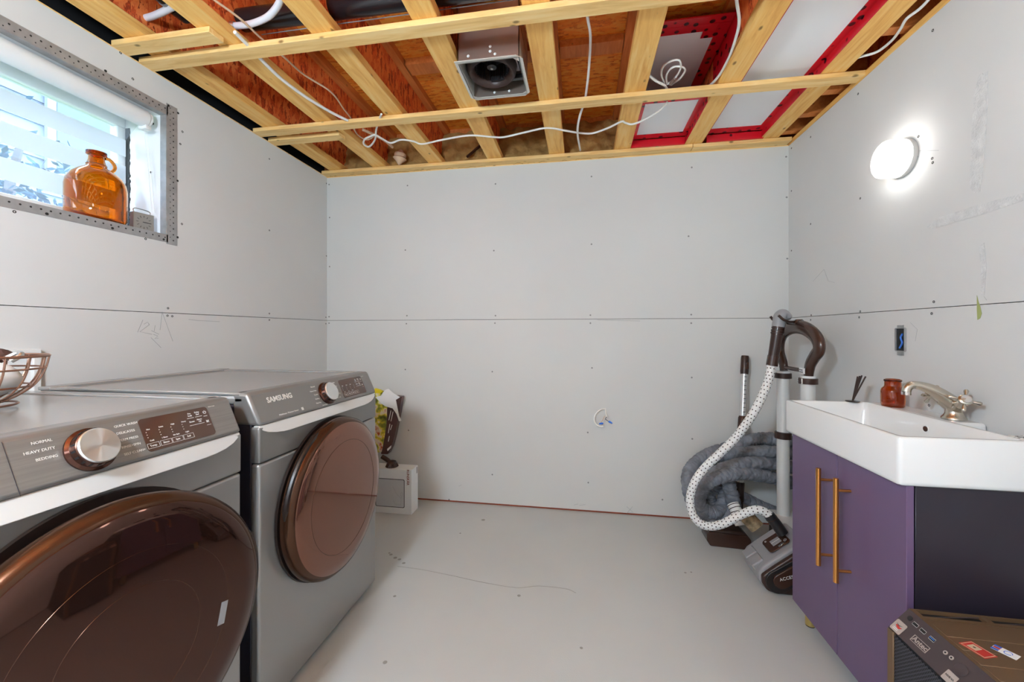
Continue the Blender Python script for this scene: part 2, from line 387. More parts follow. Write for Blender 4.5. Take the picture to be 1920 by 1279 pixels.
# ---- ceiling: deck, I-joists, furring
ce = empty('ceiling', (0, 1, ZT), kind='structure')
ZF, ZD = 2.285, 2.588                                             # underside of joists, underside of deck
MB().box(XL - .35, XR + .3, YR, YB + .45, ZD, ZD + .02).build('subfloor_deck', 'osb_deck', ce, smooth=False)
YJ1 = YB + .16
for jx in (-1.690, -1.365, -.962, -.558, -.155, .250, .664, 1.084):
    j = MB().box(jx - .006, jx + .006, YR, YJ1, ZF + .036, ZD - .036).build('floor_joist', 'osb_web', ce, smooth=False)
    MB().box(jx - .049, jx + .049, YR, YJ1, ZF, ZF + .038).build('bottom_flange', 'pine_y', j, .002, 1)
    MB().box(jx - .045, jx + .045, YR, YJ1, ZD - .038, ZD).build('top_flange', 'pine_dark', j, smooth=False)
for yb in (2.02, 1.16):                                           # deck joint battens between joists
    for x0, x1 in ((-.91, -.61), (-.51, -.205), (-.105, .20)):
        MB().box(x0, x1, yb, yb + .09, ZD - .035, ZD).build('blocking', 'pine_dark', ce, smooth=False)
for x0, x1, y0, y1 in ((XL, XR, 1.400, 1.464), (XL, XR + .01, 1.992, 2.056), (XL, -1.355, 1.300, 1.364), (XL, -1.345, 2.104, 2.166), (XL, .66, 2.600, YB), (.662, XR - .01, 2.600, YB)):
    MB().box(x0, x1, y0, y1, ZT + .002, ZF - .001).build('furring_strip', 'pine_x', ce, .002, 1)
for x0, x1, y0, y1 in ((XL, XR, -.35, -.286), (XL, XR, -.95, -.886), (XL, XR, .25, .314), (XL, XR, .82, .884)):
    MB().box(x0, x1, y0, y1, ZT + .002, ZF - .001).build('furring_strip', 'pine_x', ce, .002, 1)
MB().box(XL, XR, YB, YB + .014, ZT - .004, ZT + .003).build('board_edge', 'pine_x', ce, smooth=False)
MB().box(XR - .004, XR + .05, YR, YB, ZT - .004, ZT + .022).build('top_plate', 'pine_y', ce, .003, 1)
MB().box(XL - .014, XL + .001, YR, YB, ZT, ZT + .004).build('board_edge', 'pine_x', ce, smooth=False)
MB().box(XL - .14, XL - .10, YR, YB + .35, ZT - .02, ZD).build('rim_board', 'black_void', ce, smooth=False)
MB().box(XL - .1, XL - .02, YR, YB + .1, ZT - .02, ZT - .01).build('membrane', 'black_void', ce, smooth=False)
MB().box(XR + .10, XR + .14, YR, YB + .2, ZT - .3, ZD).build('rim_board', 'osb_web', ce, smooth=False)
for yy in (.9, 1.45, 1.75, 2.15, 2.36, 2.55):
    MB().box(1.12, XR + .1, yy, yy + .045, ZF + .01, ZD).build('blocking', 'pine_dark', ce, smooth=False)
MB().box(XL - .14, XR + .14, YB + .12, YB + .2, ZT - .3, ZD).build('rim_board', 'pine_dark', ce, smooth=False)
bays = [(-1.79, -1.70), (-1.684, -1.371), (-1.359, -.968), (-.956, -.564), (-.552, -.161), (-.149, .244), (.256, .658), (.67, 1.078)]
for bi, (x0, x1) in enumerate(bays[:6]):
    rr = random.Random(bi)
    ph = [rr.uniform(0, 6) for _ in range(6)]
    def fo(u, v, x0=x0, x1=x1, ph=ph):
        b = .012 * math.sin(u * 17 + ph[0]) * math.sin(v * 13 + ph[1]) + .009 * math.sin(u * 31 + ph[2] + v * 9) + .006 * math.sin(v * 37 + ph[3] + u * 23)
        e = 1 - (2 * u - 1) ** 6
        return Vector((x0 + (x1 - x0) * u, YB + .075 - .05 * (1 - v) * e - b + .05 * v ** 3 - .03, ZT - .0 + (ZD - ZT - .04) * v))
    MB().grid(fo, 26, 18).build('spray_foam', 'spray_foam', ce, angle=80)

# ================================================================== LIGHT FITTINGS AND ADDED FILL LAMPS
mat('lamp_glow', (.9, .9, .9), .4, emit=(1.0, .975, .93), estr=SCONCE)
mat('dome_fill_glow', (.9, .9, .9), .4, emit=(.82, .97, 1.13), estr=DOME_FILL)
mat('fill_lamp_white', (.80, .80, .78), .35)
def sconce(y, z, label):
    e = empty('wall_sconce', (XR, y, z - .075), label, 'sconce', 'round wall lamps either side of the basin')
    MB().lathe([(.0705, 0), (.0705, .017), (.066, .018)], (XR, y, z), (-1, 0, 0), 56).build('base_ring', 'sconce_ring', e)
    MB().lathe([(.069, .018), (.069, .062), (.0675, .069), (.063, .0735), (.055, .0755), (.0, .076)], (XR, y, z), (-1, 0, 0), 56).build('diffuser', 'lamp_glow', e)
mat('sconce_ring', (.50, .50, .49), .35, .5)
sconce(1.785, 1.813, 'round white drum wall lamp glowing above the basin')
sconce(1.130, 1.813, 'white wall lamp just past the near end of the basin, edge of view')
e = empty('dome_fill_lamp', (.25, -.95, 2.18), 'added white dome fill lamp under the ceiling behind the viewer', 'added fill lamp')  # small fill lamp added out of view to brighten the room
MB().lathe([(.17, 0), (.17, .022), (.0, .022)], (.25, -.95, 2.236)).build('base', 'fill_lamp_white', e)
MB().lathe([(.0, 0), (.07, .004), (.12, .016), (.15, .036), (.16, .056), (0, .056)], (.25, -.95, 2.18)).build('diffuser', 'dome_fill_glow', e)

mat('globe_fill_glow', (.9, .9, .9), .4, emit=(.812, .978, 1.135), estr=GLOBE_FILL)
gx, gy, gz = -.72, -.34, 1.76
e = empty('globe_fill_lamp', (gx, gy, gz - .13), 'added white globe fill lamp hung behind the viewer on the washer side', 'pendant lamp')  # main fill for the room: a globe added out of view
MB().tube([(gx, gy, gz + .12), (gx, gy, ZF)], .004, 8).build('cord', 'fill_lamp_white', e)
MB().lathe([(.05, 0), (.05, .03), (.02, .05)], (gx, gy, gz + .11)).build('cap', 'fill_lamp_white', e)
MB().lathe([(.13 * math.sin(math.pi * k / 16), -.13 * math.cos(math.pi * k / 16)) for k in range(17)], (gx, gy, gz), n=24).build('globe', 'globe_fill_glow', e)

# ================================================================== CEILING SERVICES
# insulation panels sealed with red tape
def ipanel(x0, x1, y0, y1, z, label, tapes):
    e = empty('insulation_panel', ((x0 + x1) / 2, (y0 + y1) / 2, z), label, 'foam panel')
    MB().box(x0, x1, y0, y1, z, z + .02).build('board', 'foam_white', e, smooth=False)
    for t in tapes: MB().box(*t).build('sealing_tape', 'tape_red', e, smooth=False)
zp = 2.327
ipanel(.716, 1.032, -1.0, 2.575, zp, 'long white foam panel with red taped edges beside the lamp wall', [
    (1.004, 1.0335, -1.0, 2.575, zp - .002, zp), (1.0335, 1.0348, -1.0, 2.59, ZF + .002, zp), (.7135, .7150, -1.0, 2.59, ZF + .001, zp),
    (.716, 1.032, 2.52, 2.575, zp - .003, zp - .0005), (.735, 1.045, 2.585, 2.5985, ZF - .003, zp - .004), (.716, .722, 1.3, 2.5, zp - .002, zp)])
ipanel(.302, .612, 2.185, 2.575, zp, 'small white foam panel taped low at the back wall', [
    (.299, .3005, 2.14, 2.59, ZF + .001, zp), (.302, .325, 2.185, 2.575, zp - .002, zp), (.585, .6135, 2.185, 2.575, zp - .0022, zp), (.6135, .6148, 2.15, 2.59, ZF + .002, zp),
    (.302, .612, 2.525, 2.575, zp - .003, zp - .0005), (.300, .612, 2.585, 2.5985, ZF - .004, zp - .004), (.302, .612, 2.160, 2.1845, zp - .004, zp + .03)])
zh = 2.52
ipanel(.262, .652, 1.93, 2.45, zh, 'recessed grey-white foam panel behind the coiled cable', [
    (.262, .652, 1.885, 1.9295, zh - .002, zh + .004), (.262, .64, 1.93, 1.975, zh - .003, zh - .0003), (.60, .652, 1.93, 2.40, zh - .0035, zh - .0005), (.545, .60, 1.975, 2.02, zh - .003, zh - .0004),
    (.6545, .6575, 1.86, 2.2, zh - .14, zh), (.6535, .6575, 1.86, 2.0, zh, zh + .03)])

# bathroom fan housing between two joists
fx0, fx1, fy0, fy1, fz = -.500, -.245, 1.615, 1.872, 2.252
fan = empty('exhaust_fan_housing', ((fx0 + fx1) / 2, (fy0 + fy1) / 2, fz), 'open galvanised bathroom fan housing hung between two joists', 'fan housing')
mat('fan_sheet', (.50, .40, .33), .36, .85); mat('fan_lip', (.72, .69, .62), .45, .35); mat('fan_label', (.42, .34, .36), .6)
t = .003
MB().box(fx0, fx1, fy0, fy0 + t, fz, fz + .235).build('front_sheet', 'fan_sheet', fan, smooth=False)
MB().box(fx0, fx1, fy1 - t, fy1, fz, fz + .235).build('back_sheet', 'fan_sheet', fan, smooth=False)
MB().box(fx0, fx0 + t, fy0, fy1, fz, fz + .235).build('side_sheet', 'fan_lip', fan, smooth=False)
MB().box(fx1 - t, fx1, fy0, fy1, fz, fz + .235).build('side_sheet', 'fan_lip', fan, smooth=False)
MB().box(fx0, fx1, fy0, fy1, fz + .15, fz + .155).build('inner_plate', 'brown_plastic', fan, smooth=False)
lip = MB(); o_ = [(fx0 - .012, fy0 - .012), (fx1 - .012, fy0 - .012), (fx1 + .012, fy0 + .012), (fx1 + .012, fy1 - .012), (fx1 - .012, fy1 + .012), (fx0 + .012, fy1 + .012), (fx0 - .012, fy1 - .012)]
i_ = [(fx0 + .004, fy0 + .004), (fx1 - .026, fy0 + .004), (fx1 - .004, fy0 + .026), (fx1 - .004, fy1 - .022), (fx1 - .022, fy1 - .004), (fx0 + .022, fy1 - .004), (fx0 + .004, fy1 - .022)]
n_ = len(o_)
vv = [(x, y, fz) for x, y in o_] + [(x, y, fz) for x, y in i_] + [(x, y, fz + .003) for x, y in o_] + [(x, y, fz + .003) for x, y in i_]
ff = []
for k in range(n_):
    q = (k + 1) % n_
    ff += [(k, q, n_ + q, n_ + k), (2 * n_ + k, 3 * n_ + k, 3 * n_ + q, 2 * n_ + q), (k, 2 * n_ + k, 2 * n_ + q, q), (n_ + k, n_ + q, 3 * n_ + q, 3 * n_ + k)]
lip.add(vv, ff).build('rim', 'fan_lip', fan, smooth=False)
fc = (fx0 + .118, fy0 + .115)
MB().lathe([(.082, .0), (.094, -.010), (.104, 0), (.112, .04), (.112, .10), (.085, .10), (.076, .03)], (fc[0], fc[1], fz + .022), n=40, closed=True).build('blower_ring', 'dark_brown', fan)
MB().lathe([(.020, 0), (.022, .02), (.06, .05), (.074, .06), (.074, .10), (0, .10)], (fc[0], fc[1], fz + .045), n=28).build('impeller_hub', 'black_plastic', fan)
for k in range(36):
    a = 2 * math.pi * k / 36; M = Matrix.Translation((fc[0], fc[1], 0)) @ Matrix.Rotation(a, 4, 'Z')
    MB().box(.066, .075, -.0008, .0008, fz + .035, fz + .12, M).build('impeller_blade', 'black_plastic', fan, smooth=False)
MB().lathe([(.0, 0), (.006, .002), (.006, .01)], (fc[0], fc[1], fz + .037), n=12).build('hub_nut', 'steel', fan)
lb = MB().box(fx1 - .070, fx1 - .022, fy0 + .04, fy0 + .165, fz + .05, fz + .10).build('motor_cover', 'fan_label', fan, .002)
for k in range(6): MB().box(fx1 - .066 + k * .007, fx1 - .0635 + k * .007, fy0 + .05, fy0 + .15 - (k % 3) * .01, fz + .0494, fz + .0502).build('label_print', 'print_dark', lb, smooth=False)
MB().box(fx0 + .1, fx1 - .01, fy1 - .075, fy1 - .06, fz + .03, fz + .05).build('wiring_bracket', 'black_plastic', fan, smooth=False)
for px, py in ((878, 105), (928, 101), (919, 87), (919, 96)): MB().lathe([(.006, 0), (.004, .003), (0, .004)], at(px, py, y=fy0), (0, -1, 0), 12).build('rivet', 'print_white', fan)
for x_ in (fx0 + .10, fx0 + .17): MB().lathe([(.006, 0), (.004, .003), (0, .004)], (x_, fy1 - .004, fz + .02), (0, -1, 0), 12).build('rivet', 'print_white', fan)

# waste pipes and water pipes in the joist bays
e = empty('waste_pipe', (-.4, 1.45, 2.40), 'black plastic waste pipe running across the joists', 'pipe')
MB().tube([(-1.42, 1.452, 2.418), (-1.2, 1.452, 2.414), (.9, 1.452, 2.40)], .040, 20).build('pipe_run', 'abs_black', e)
MB().tube([(-1.425, 1.452, 2.418), (-1.36, 1.452, 2.417)], .047, 20).build('coupling', 'abs_black', e)
MB().box(-1.3, .8, 1.4885, 1.4900, 2.378, 2.381).build('pipe_print', 'grey_plastic', e, smooth=False)
e = empty('drain_elbow', (-1.55, 1.2, 2.40), 'black drain pipe with metal strap in the bay above the window', 'pipe')
MB().tube(smoothpath([(-1.545, .4, 2.425), (-1.545, 1.1, 2.42), (-1.545, 1.33, 2.42), (-1.52, 1.40, 2.42), (-1.45, 1.452, 2.418), (-1.42, 1.452, 2.418)], 5), .036, 18).build('pipe_run', 'abs_black', e)
MB().tube([(-1.545, 1.33, 2.42), (-1.54, 1.385, 2.42)], .043, 18).build('coupling', 'abs_black', e)
MB().tube([(-1.545, 1.295, 2.42), (-1.545, 1.312, 2.42)], .0385, 18).build('pipe_strap', 'galvanised', e)
def cable(name, pts, r, m, label, cat, group=None, n=8):
    o = MB().tube(smoothpath(pts, 6), r, n).build(name, m); return tag(o, label, cat, group)
def W(l, **k): return [at(px, py, **k) for px, py in l]
cable('water_pipe', W([(240, 39), (262, 36), (290, 29), (325, 12), (345, -4)], z=2.385), .012, 'pex', 'white water pipe curving through the bay nearest the window', 'pipe', n=12)
cable('water_pipe', W([(438, 49), (470, 45), (500, 33), (518, 15), (527, -5), (529, -30)], z=2.36), .012, 'pex', 'white water pipe curving across the black waste pipe', 'pipe', n=12)
MB_ = MB().tube(W([(432, 48), (440, 49)], z=2.36), .016, 14).tube(W([(433, 50), (442, 60)], z=2.36), .014, 14); tag(MB_.build('pipe_fitting', 'steel'), 'metal elbow fitting at the end of the white water pipe', 'pipe fitting')
cable('water_pipe', W([(440, 60), (466, 86), (495, 117), (530, 150), (575, 183), (620, 210), (652, 226)], z=2.274), .0068, 'cable_white', 'thin cream pipe running down beside a joist to the second strip', 'pipe', n=10)
cable('electric_cable', W([(395, -5), (450, 35), (490, 72), (530, 105), (570, 140), (620, 172), (645, 205), (658, 222), (663, 238), (670, 252), (683, 262), (695, 258), (703, 248), (706, 238), (708, 228)], z=2.335)[:9] + W([(663, 240), (672, 254), (688, 262), (702, 254), (706, 238), (709, 225)], z=2.30), .0042, 'cable_beige', 'thin tan cable strung along the second joist bay', 'cable')
cable('electric_cable', W([(715, 214), (706, 240), (703, 262), (692, 275), (682, 270), (684, 261), (694, 256), (704, 253), (718, 261), (733, 268), (752, 262), (775, 265), (792, 270), (830, 262), (880, 254), (925, 257), (945, 257), (985, 248), (1025, 240), (1060, 245), (1085, 249), (1110, 250), (1140, 240), (1165, 228), (1172, 230), (1185, 233), (1205, 226), (1230, 212), (1242, 203), (1251, 192)], z=2.274), .0052, 'cable_white', 'long white cable looping along the joists near the back wall', 'cable')
cable('electric_cable', [at(1096, -10, z=2.40), at(1102, 35, z=2.40), at(1107, 70, z=2.385), at(1104, 130, z=2.36), at(1099, 175, z=2.32), at(1096, 190, z=2.30), at(1086, 222, z=2.268), at(1083, 250, z=2.262), at(1088, 282, z=2.30)], .0058, 'cable_white', 'thick white cable hanging across both furring strips', 'cable')
cable('electric_cable', W([(1216, 141), (1230, 152), (1246, 160), (1252, 168), (1268, 176), (1290, 180), (1318, 170), (1345, 146), (1366, 110), (1380, 70), (1386, 40), (1382, 8), (1380, -8)], z=2.30), .0055, 'cable_white', 'white cable drooping under the recessed foam panel', 'cable')
cable('cable_coil', W([(1246, 156), (1240, 140), (1244, 124), (1260, 114), (1274, 114), (1276, 128), (1266, 146), (1252, 156), (1250, 140), (1262, 126), (1280, 126), (1284, 134), (1274, 148), (1262, 156), (1250, 158)], z=2.33), .0042, 'cable_white', 'small coil of white cable hung below the recessed foam panel', 'cable')
tag(MB().tube(W([(1258, 157), (1267, 147)], z=2.325), .010, 10).build('cable_clamp', 'steel'), 'small metal clamp gripping the white cable coil', 'clamp')
wn = empty('bare_wires', at(1228, 152, z=2.31), 'loose wire ends poking from the cable by the fan side joist', 'wires')
for q, m_ in (((1217, 138), 'grey_plastic'), ((1218, 145), 'print_white'), ((1216, 141), 'screw_dark')): MB().tube(W([q, (1232, 150), (1245, 157)], z=2.308), .0022, 6).build('wire', m_, wn)
cable('electric_cable', [at(1596, 112, z=2.30), at(1615, 106, z=2.29), at(1645, 97, z=2.285), at(1672, 76, z=2.285), at(1688, 55, z=2.285), at(1700, 35, z=2.285), at(1725, 16, z=2.29), at(1750, -10, z=2.30)], .0050, 'cable_white', 'white cable running above the lamp wall edge', 'cable')
bf = empty('bay_conduit', at(880, 285, z=2.34), 'dark pipe stub slanting through the spray foam', 'pipe')
MB().tube([at(876, 294, y=2.62), at(902, 272, y=2.70)], .009, 8).build('pipe_run', 'dark_brown', bf)
dd = MB(); q_ = at(748, 296, y=2.60); dd.lathe([(.042 * math.sin(math.pi * k / 10) * (1 + .15 * math.sin(k * 2.1)), .11 * k / 10) for k in range(11)], q_ - Vector((0, 0, .05)), (.15, 0, 1), 16)
tag(dd.build('foam_blob', 'cable_beige'), 'orange foam blob bulging round a pipe end at the back', 'foam')
cable('water_pipe', W([(680, 243), (700, 252), (722, 264), (736, 276)], z=2.36), .0085, 'cable_beige', 'short tan pipe end reaching the foam at the back', 'pipe')

# ================================================================== WALL FITTINGS
# junction box on the lamp wall
jb = empty('junction_box', (XR, 1.797, 1.075), 'empty metal switch box set in the lamp wall', 'switch box')
mat('box_dark', (.05, .05, .055), .35, .7); mat('wire_blue', (.05, .20, .75), .4)
MB().box(XR - .002, XR - .0005, 1.775, 1.819, 1.080, 1.165).build('box_back', 'box_dark', jb, smooth=False)
fr = MB(); y0, y1, z0, z1 = 1.775, 1.819, 1.080, 1.165
for a in ((y0 - .003, y0, z0, z1), (y1, y1 + .003, z0, z1), (y0, y1, z0 - .003, z0), (y0, y1, z1, z1 + .003)): fr.box(XR - .007, XR, *a)
fr.build('box_rim', 'galvanised', jb, smooth=False)
MB().box(XR - .005, XR - .002, 1.782, 1.812, 1.165, 1.178).build('box_ear', 'galvanised', jb, smooth=False)
MB().box(XR - .005, XR - .002, 1.782, 1.812, 1.062, 1.080).build('box_ear', 'galvanised', jb, smooth=False)
MB().tube(smoothpath([(XR - .004, 1.80, 1.09), (XR - .006, 1.785, 1.11), (XR - .004, 1.795, 1.13), (XR - .004, 1.786, 1.145)], 4), .003, 6).build('wire', 'wire_blue', jb)
# wires out of the back wall
bwi = empty('wall_wires', (.15, YB, .54), 'stub of wires with blue connectors poking out of the back wall', 'wires')
B = lambda px, py, d: at(px, py, y=YB - d)
MB().tube(smoothpath([B(1136, 767, .0), B(1125, 769, .02), B(1116, 778, .035), B(1114, 788, .04), B(1119, 797, .045), B(1126, 800, .05), B(1131, 799, .05)], 5), .004, 8).build('cable_sheath', 'cable_white', bwi)
MB().tube([B(1135, 767, 0), B(1136, 776, .02), B(1138, 782, .03)], .004, 8).build('cable_sheath', 'cable_white', bwi)
MB().tube([B(1137, 782, .03), B(1135, 786, .035), B(1142, 791, .05)], .002, 6).build('wire', 'screw_dark', bwi)
MB().tube([B(1134, 780, .03), B(1130, 788, .04), B(1126, 793, .05)], .002, 6).build('wire', 'cable_beige', bwi)
MB().lathe([(.004, 0), (.007, .006), (.005, .022), (.003, .026)], B(1141, 790, .05), (.9, -.2, -.45), 10).build('wire_nut', 'wire_blue', bwi)
MB().lathe([(.004, 0), (.007, .006), (.005, .022), (.003, .026)], B(1131, 794, .05), (-.95, -.2, -.1), 10).build('wire_nut', 'wire_blue', bwi)

# ================================================================== WINDOW ITEMS
bl = empty('roller_blind', (-1.86, 1.0, 2.04), 'white banded day and night roller blind under the window head', 'blind')
YA, YE = WY0 + .01, 1.468
xr_ = -1.852
MB().tube([(xr_, YA, 2.068), (xr_, YE, 2.068)], .036, 24).build('cassette', 'white_plastic', bl, .003)
MB().tube([(xr_, YE, 2.068), (xr_, YE + .012, 2.068)], .034, 24).build('end_cap', 'white_plastic', bl, .003)
MB().box(xr_ - .02, xr_ + .02, YE - .012, YE + .014, 2.022, 2.04).build('bracket', 'white_plastic', bl, .003)
xb = -1.905
bands = [(2.055, 1.995, 0), (1.995, 1.922, 1), (1.922, 1.880, 0), (1.880, 1.805, 1), (1.805, 1.757, 0), (1.757, 1.680, 1), (1.680, 1.634, 0)]
MB_x = -1.9745
for z1, z0, k in bands:
    def bf_(u, v, z0=z0, z1=z1): return Vector((MB_x - .0015 * math.sin(u * 9) + max(0, z0 + (z1 - z0) * v - 1.995) * 1.05, YA + .015 + (YE + .004 - YA) * u, z0 + (z1 - z0) * v))
    MB().grid(bf_, 12, 2).build('opaque_band' if k else 'sheer_band', 'blind_opaque' if k else 'blind_sheer', bl)
MB().box(MB_x - .006, MB_x + .006, YA + .01, YE + .02, 1.600, 1.634).build('bottom_rail', 'white_plastic', bl, .004)
for o_y in (.0, .012): MB().tube(smoothpath([(xr_, YE - .004 + o_y, 2.03), (xr_ + .012, YE + .006 + o_y, 1.85), (xr_ + .02, YE + .014 + o_y, 1.67)], 5), .0009, 5).build('pull_cord', 'print_white', bl)

jug = empty('glass_jug', (-1.878, 1.308, WZ0), 'amber glass jug with a finger loop on the window sill', 'jug')
jm = MB().lathe([(0, .006), (.060, .002), (.082, .003), (.089, .014), (.090, .04), (.090, .135), (.086, .160), (.074, .183), (.054, .202), (.036, .213), (.030, .222), (.031, .227), (.028, .231), (.024, .245), (.023, .262), (.027, .266), (.027, .276)], (-1.876, 1.308, WZ0), n=48)
jm.f.pop()                                             # leave the mouth open
jm.build('bottle', 'amber_glass', jug, solid=.0035)
MB().lathe([(.024, .262), (.031, .266), (.031, .277), (.024, .279)], (-1.876, 1.308, WZ0), n=32, closed=True).build('lip', 'amber_jar', jug)
a_ = [(-1.876 + .006, 1.308 + r, WZ0 + z) for r, z in ((.024, .262), (.040, .264), (.054, .254), (.060, .240), (.054, .224), (.042, .214), (.034, .216))]
MB().tube(smoothpath(a_, 5), .0062, 10).build('loop_handle', 'amber_jar', jug)

ck = empty('alarm_clock', (-1.84, 1.455, WZ0), 'small square grey travel clock at the end of the window sill', 'clock')
mat('clock_grey', (.36, .35, .32), .5, .3)
Mc = Matrix.Translation((-1.845, 1.452, WZ0)) @ Matrix.Rotation(math.radians(-8), 4, 'Z')
MB().box(-.012, .012, -.038, .038, 0, .076, Mc).build('case', 'clock_grey', ck, .002)
for k in range(12):
    a = math.radians(30 * k); M = Mc @ Matrix.Translation((.0125, 0, .038)) @ Matrix.Rotation(a, 4, 'X')
    MB().box(0, .0006, -.0008, .0008, .020, .028, M).build('hour_mark', 'print_dark', ck, smooth=False)
MB().box(.0125, .0140, 0, .026, .0365, .0390, Mc).build('hand', 'print_dark', ck, smooth=False)
MB().box(.0125, .0138, -.004, .014, .0370, .0395, Mc @ Matrix.Rotation(0, 4, 'X')).build('hand', 'print_dark', ck, smooth=False)
MB().tube(smoothpath([Mc @ Vector(p) for p in ((0, -.030, .078), (0, -.032, .088), (0, -.02, .094), (0, .02, .092), (0, .030, .086), (0, .028, .078))], 4), .0022, 8).build('top_bar', 'steel', ck)

# ---- outside: neighbour's siding, ground, tree
sid = mat('siding', (.13, .165, .235), .8); mat('ext_white', (.21, .24, .27), .5); mat('ext_glass', (.06, .10, .16), .4)
varied('leaf', (.035, .075, .11), .3, 20, 1.0, spec=0.); varied('bark', (.10, .09, .09), .3, 10, .9); varied('lawn', (.14, .20, .06), .3, 2, .9)
nh = empty('neighbour_house', (-5.2, 1.5, 1.3), 'pale horizontal clapboard house wall outside the window', 'house')
for k in range(34):
    z0 = 1.3 + k * .11
    MB().prism([(-5.2, -3, z0), (-5.175, -3, z0), (-5.195, -3, z0 + .115), (-5.2, -3, z0 + .115)], (0, 10.0, 0)).build('clapboard', 'siding', nh, smooth=False)
gp = tag(MB().box(-9, XL - .3, -6, 9, 1.2, 1.3).build('ground_outside', 'lawn', smooth=False), kind='structure')
gw = empty('house_window', (-5.15, 3.4, 2.9), 'white framed window in the clapboard wall outside', 'window')
gc = at(205, 275, x=-5.16)
MB().box(-5.17, -5.13, gc.y - .55, gc.y + .75, gc.z - .5, gc.z + .6).build('window_frame', 'ext_white', gw, smooth=False)
for a, b in ((-.48, -.02), (.03, .22), (.27, .68)): MB().box(-5.128, -5.122, gc.y + a, gc.y + b, gc.z - .44, gc.z + .54).build('pane', 'ext_glass', gw, smooth=False)
tree = empty('tree', at(30, 372, x=-3.9), 'small leafy tree standing between the window and the clapboard wall', 'tree')
tb = at(40, 380, x=-3.9)
tree.location = (tb.x, tb.y, 1.3)
MB().tube(smoothpath([(tb.x, tb.y, 1.3), (tb.x + .03, tb.y + .02, 1.7), (tb.x - .02, tb.y - .05, 2.1), (tb.x, tb.y, 2.5)], 4), [.05 - .0025 * i for i in range(13)], 8).build('trunk', 'bark', tree)
lf = MB(); rr = random.Random(3)
for k in range(620):
    c_ = Vector((tb.x + rr.gauss(0, .2), tb.y + rr.gauss(-.12, .26), 2.05 + rr.gauss(0, .22)))
    a, b = Vector((rr.uniform(-1, 1), rr.uniform(-1, 1), rr.uniform(-1, 1))).normalized(), Vector((rr.uniform(-1, 1), rr.uniform(-1, 1), rr.uniform(-1, 1)))
    b = (b - a * b.dot(a)).normalized(); s_ = rr.uniform(.025, .05)
    lf.add([c_ - a * s_, c_ + b * s_ * .45, c_ + a * s_, c_ - b * s_ * .45], [(0, 1, 2, 3)])
lf.build('foliage', 'leaf', tree, smooth=False)['kind'] = 'stuff'

# ================================================================== WASHER AND DRYER
varied('appliance_grey', (.38, .372, .36), .03, 2, .30, metal=.55)
varied('appliance_top', (.44, .43, .42), .03, 2, .22, metal=.55)
mb_ = varied('brushed_panel', (.30, .285, .27), .14, 3, .32, stretch=(30, 1.0, 60), metal=.6)
mat('panel_plain', (.27, .26, .25), .35, .5)
mat('handle_silver', (.80, .79, .77), .30, .35)
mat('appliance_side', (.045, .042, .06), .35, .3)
mat('door_bronze', (.085, .038, .020), .20, .7)
mat('door_ring', (.016, .009, .007), .35)
mat('door_glass', (.24, .105, .068), .045, .75, coat=.4)
mat('washer_glass', (.078, .033, .023), .035, .80, coat=.22)
mat('display', (.10, .052, .036), .10, .2, coat=.5)
mat('knob_base', (.13, .06, .045), .15, .9)
kn = mat('knob_face', (.80, .80, .79), .30, .95); kb_ = kn.node_tree.nodes['Principled BSDF']; kb_.inputs['Anisotropic'].default_value = .85
tg = nd(kn, 'ShaderNodeTangent'); tg.direction_type = 'RADIAL'; tg.axis = 'X'; lk(kn, tg.outputs[0], kb_.inputs['Tangent'])
mat('panel_print', (.80, .78, .74), .6)
XFm, ZTOPm = -.926, .972
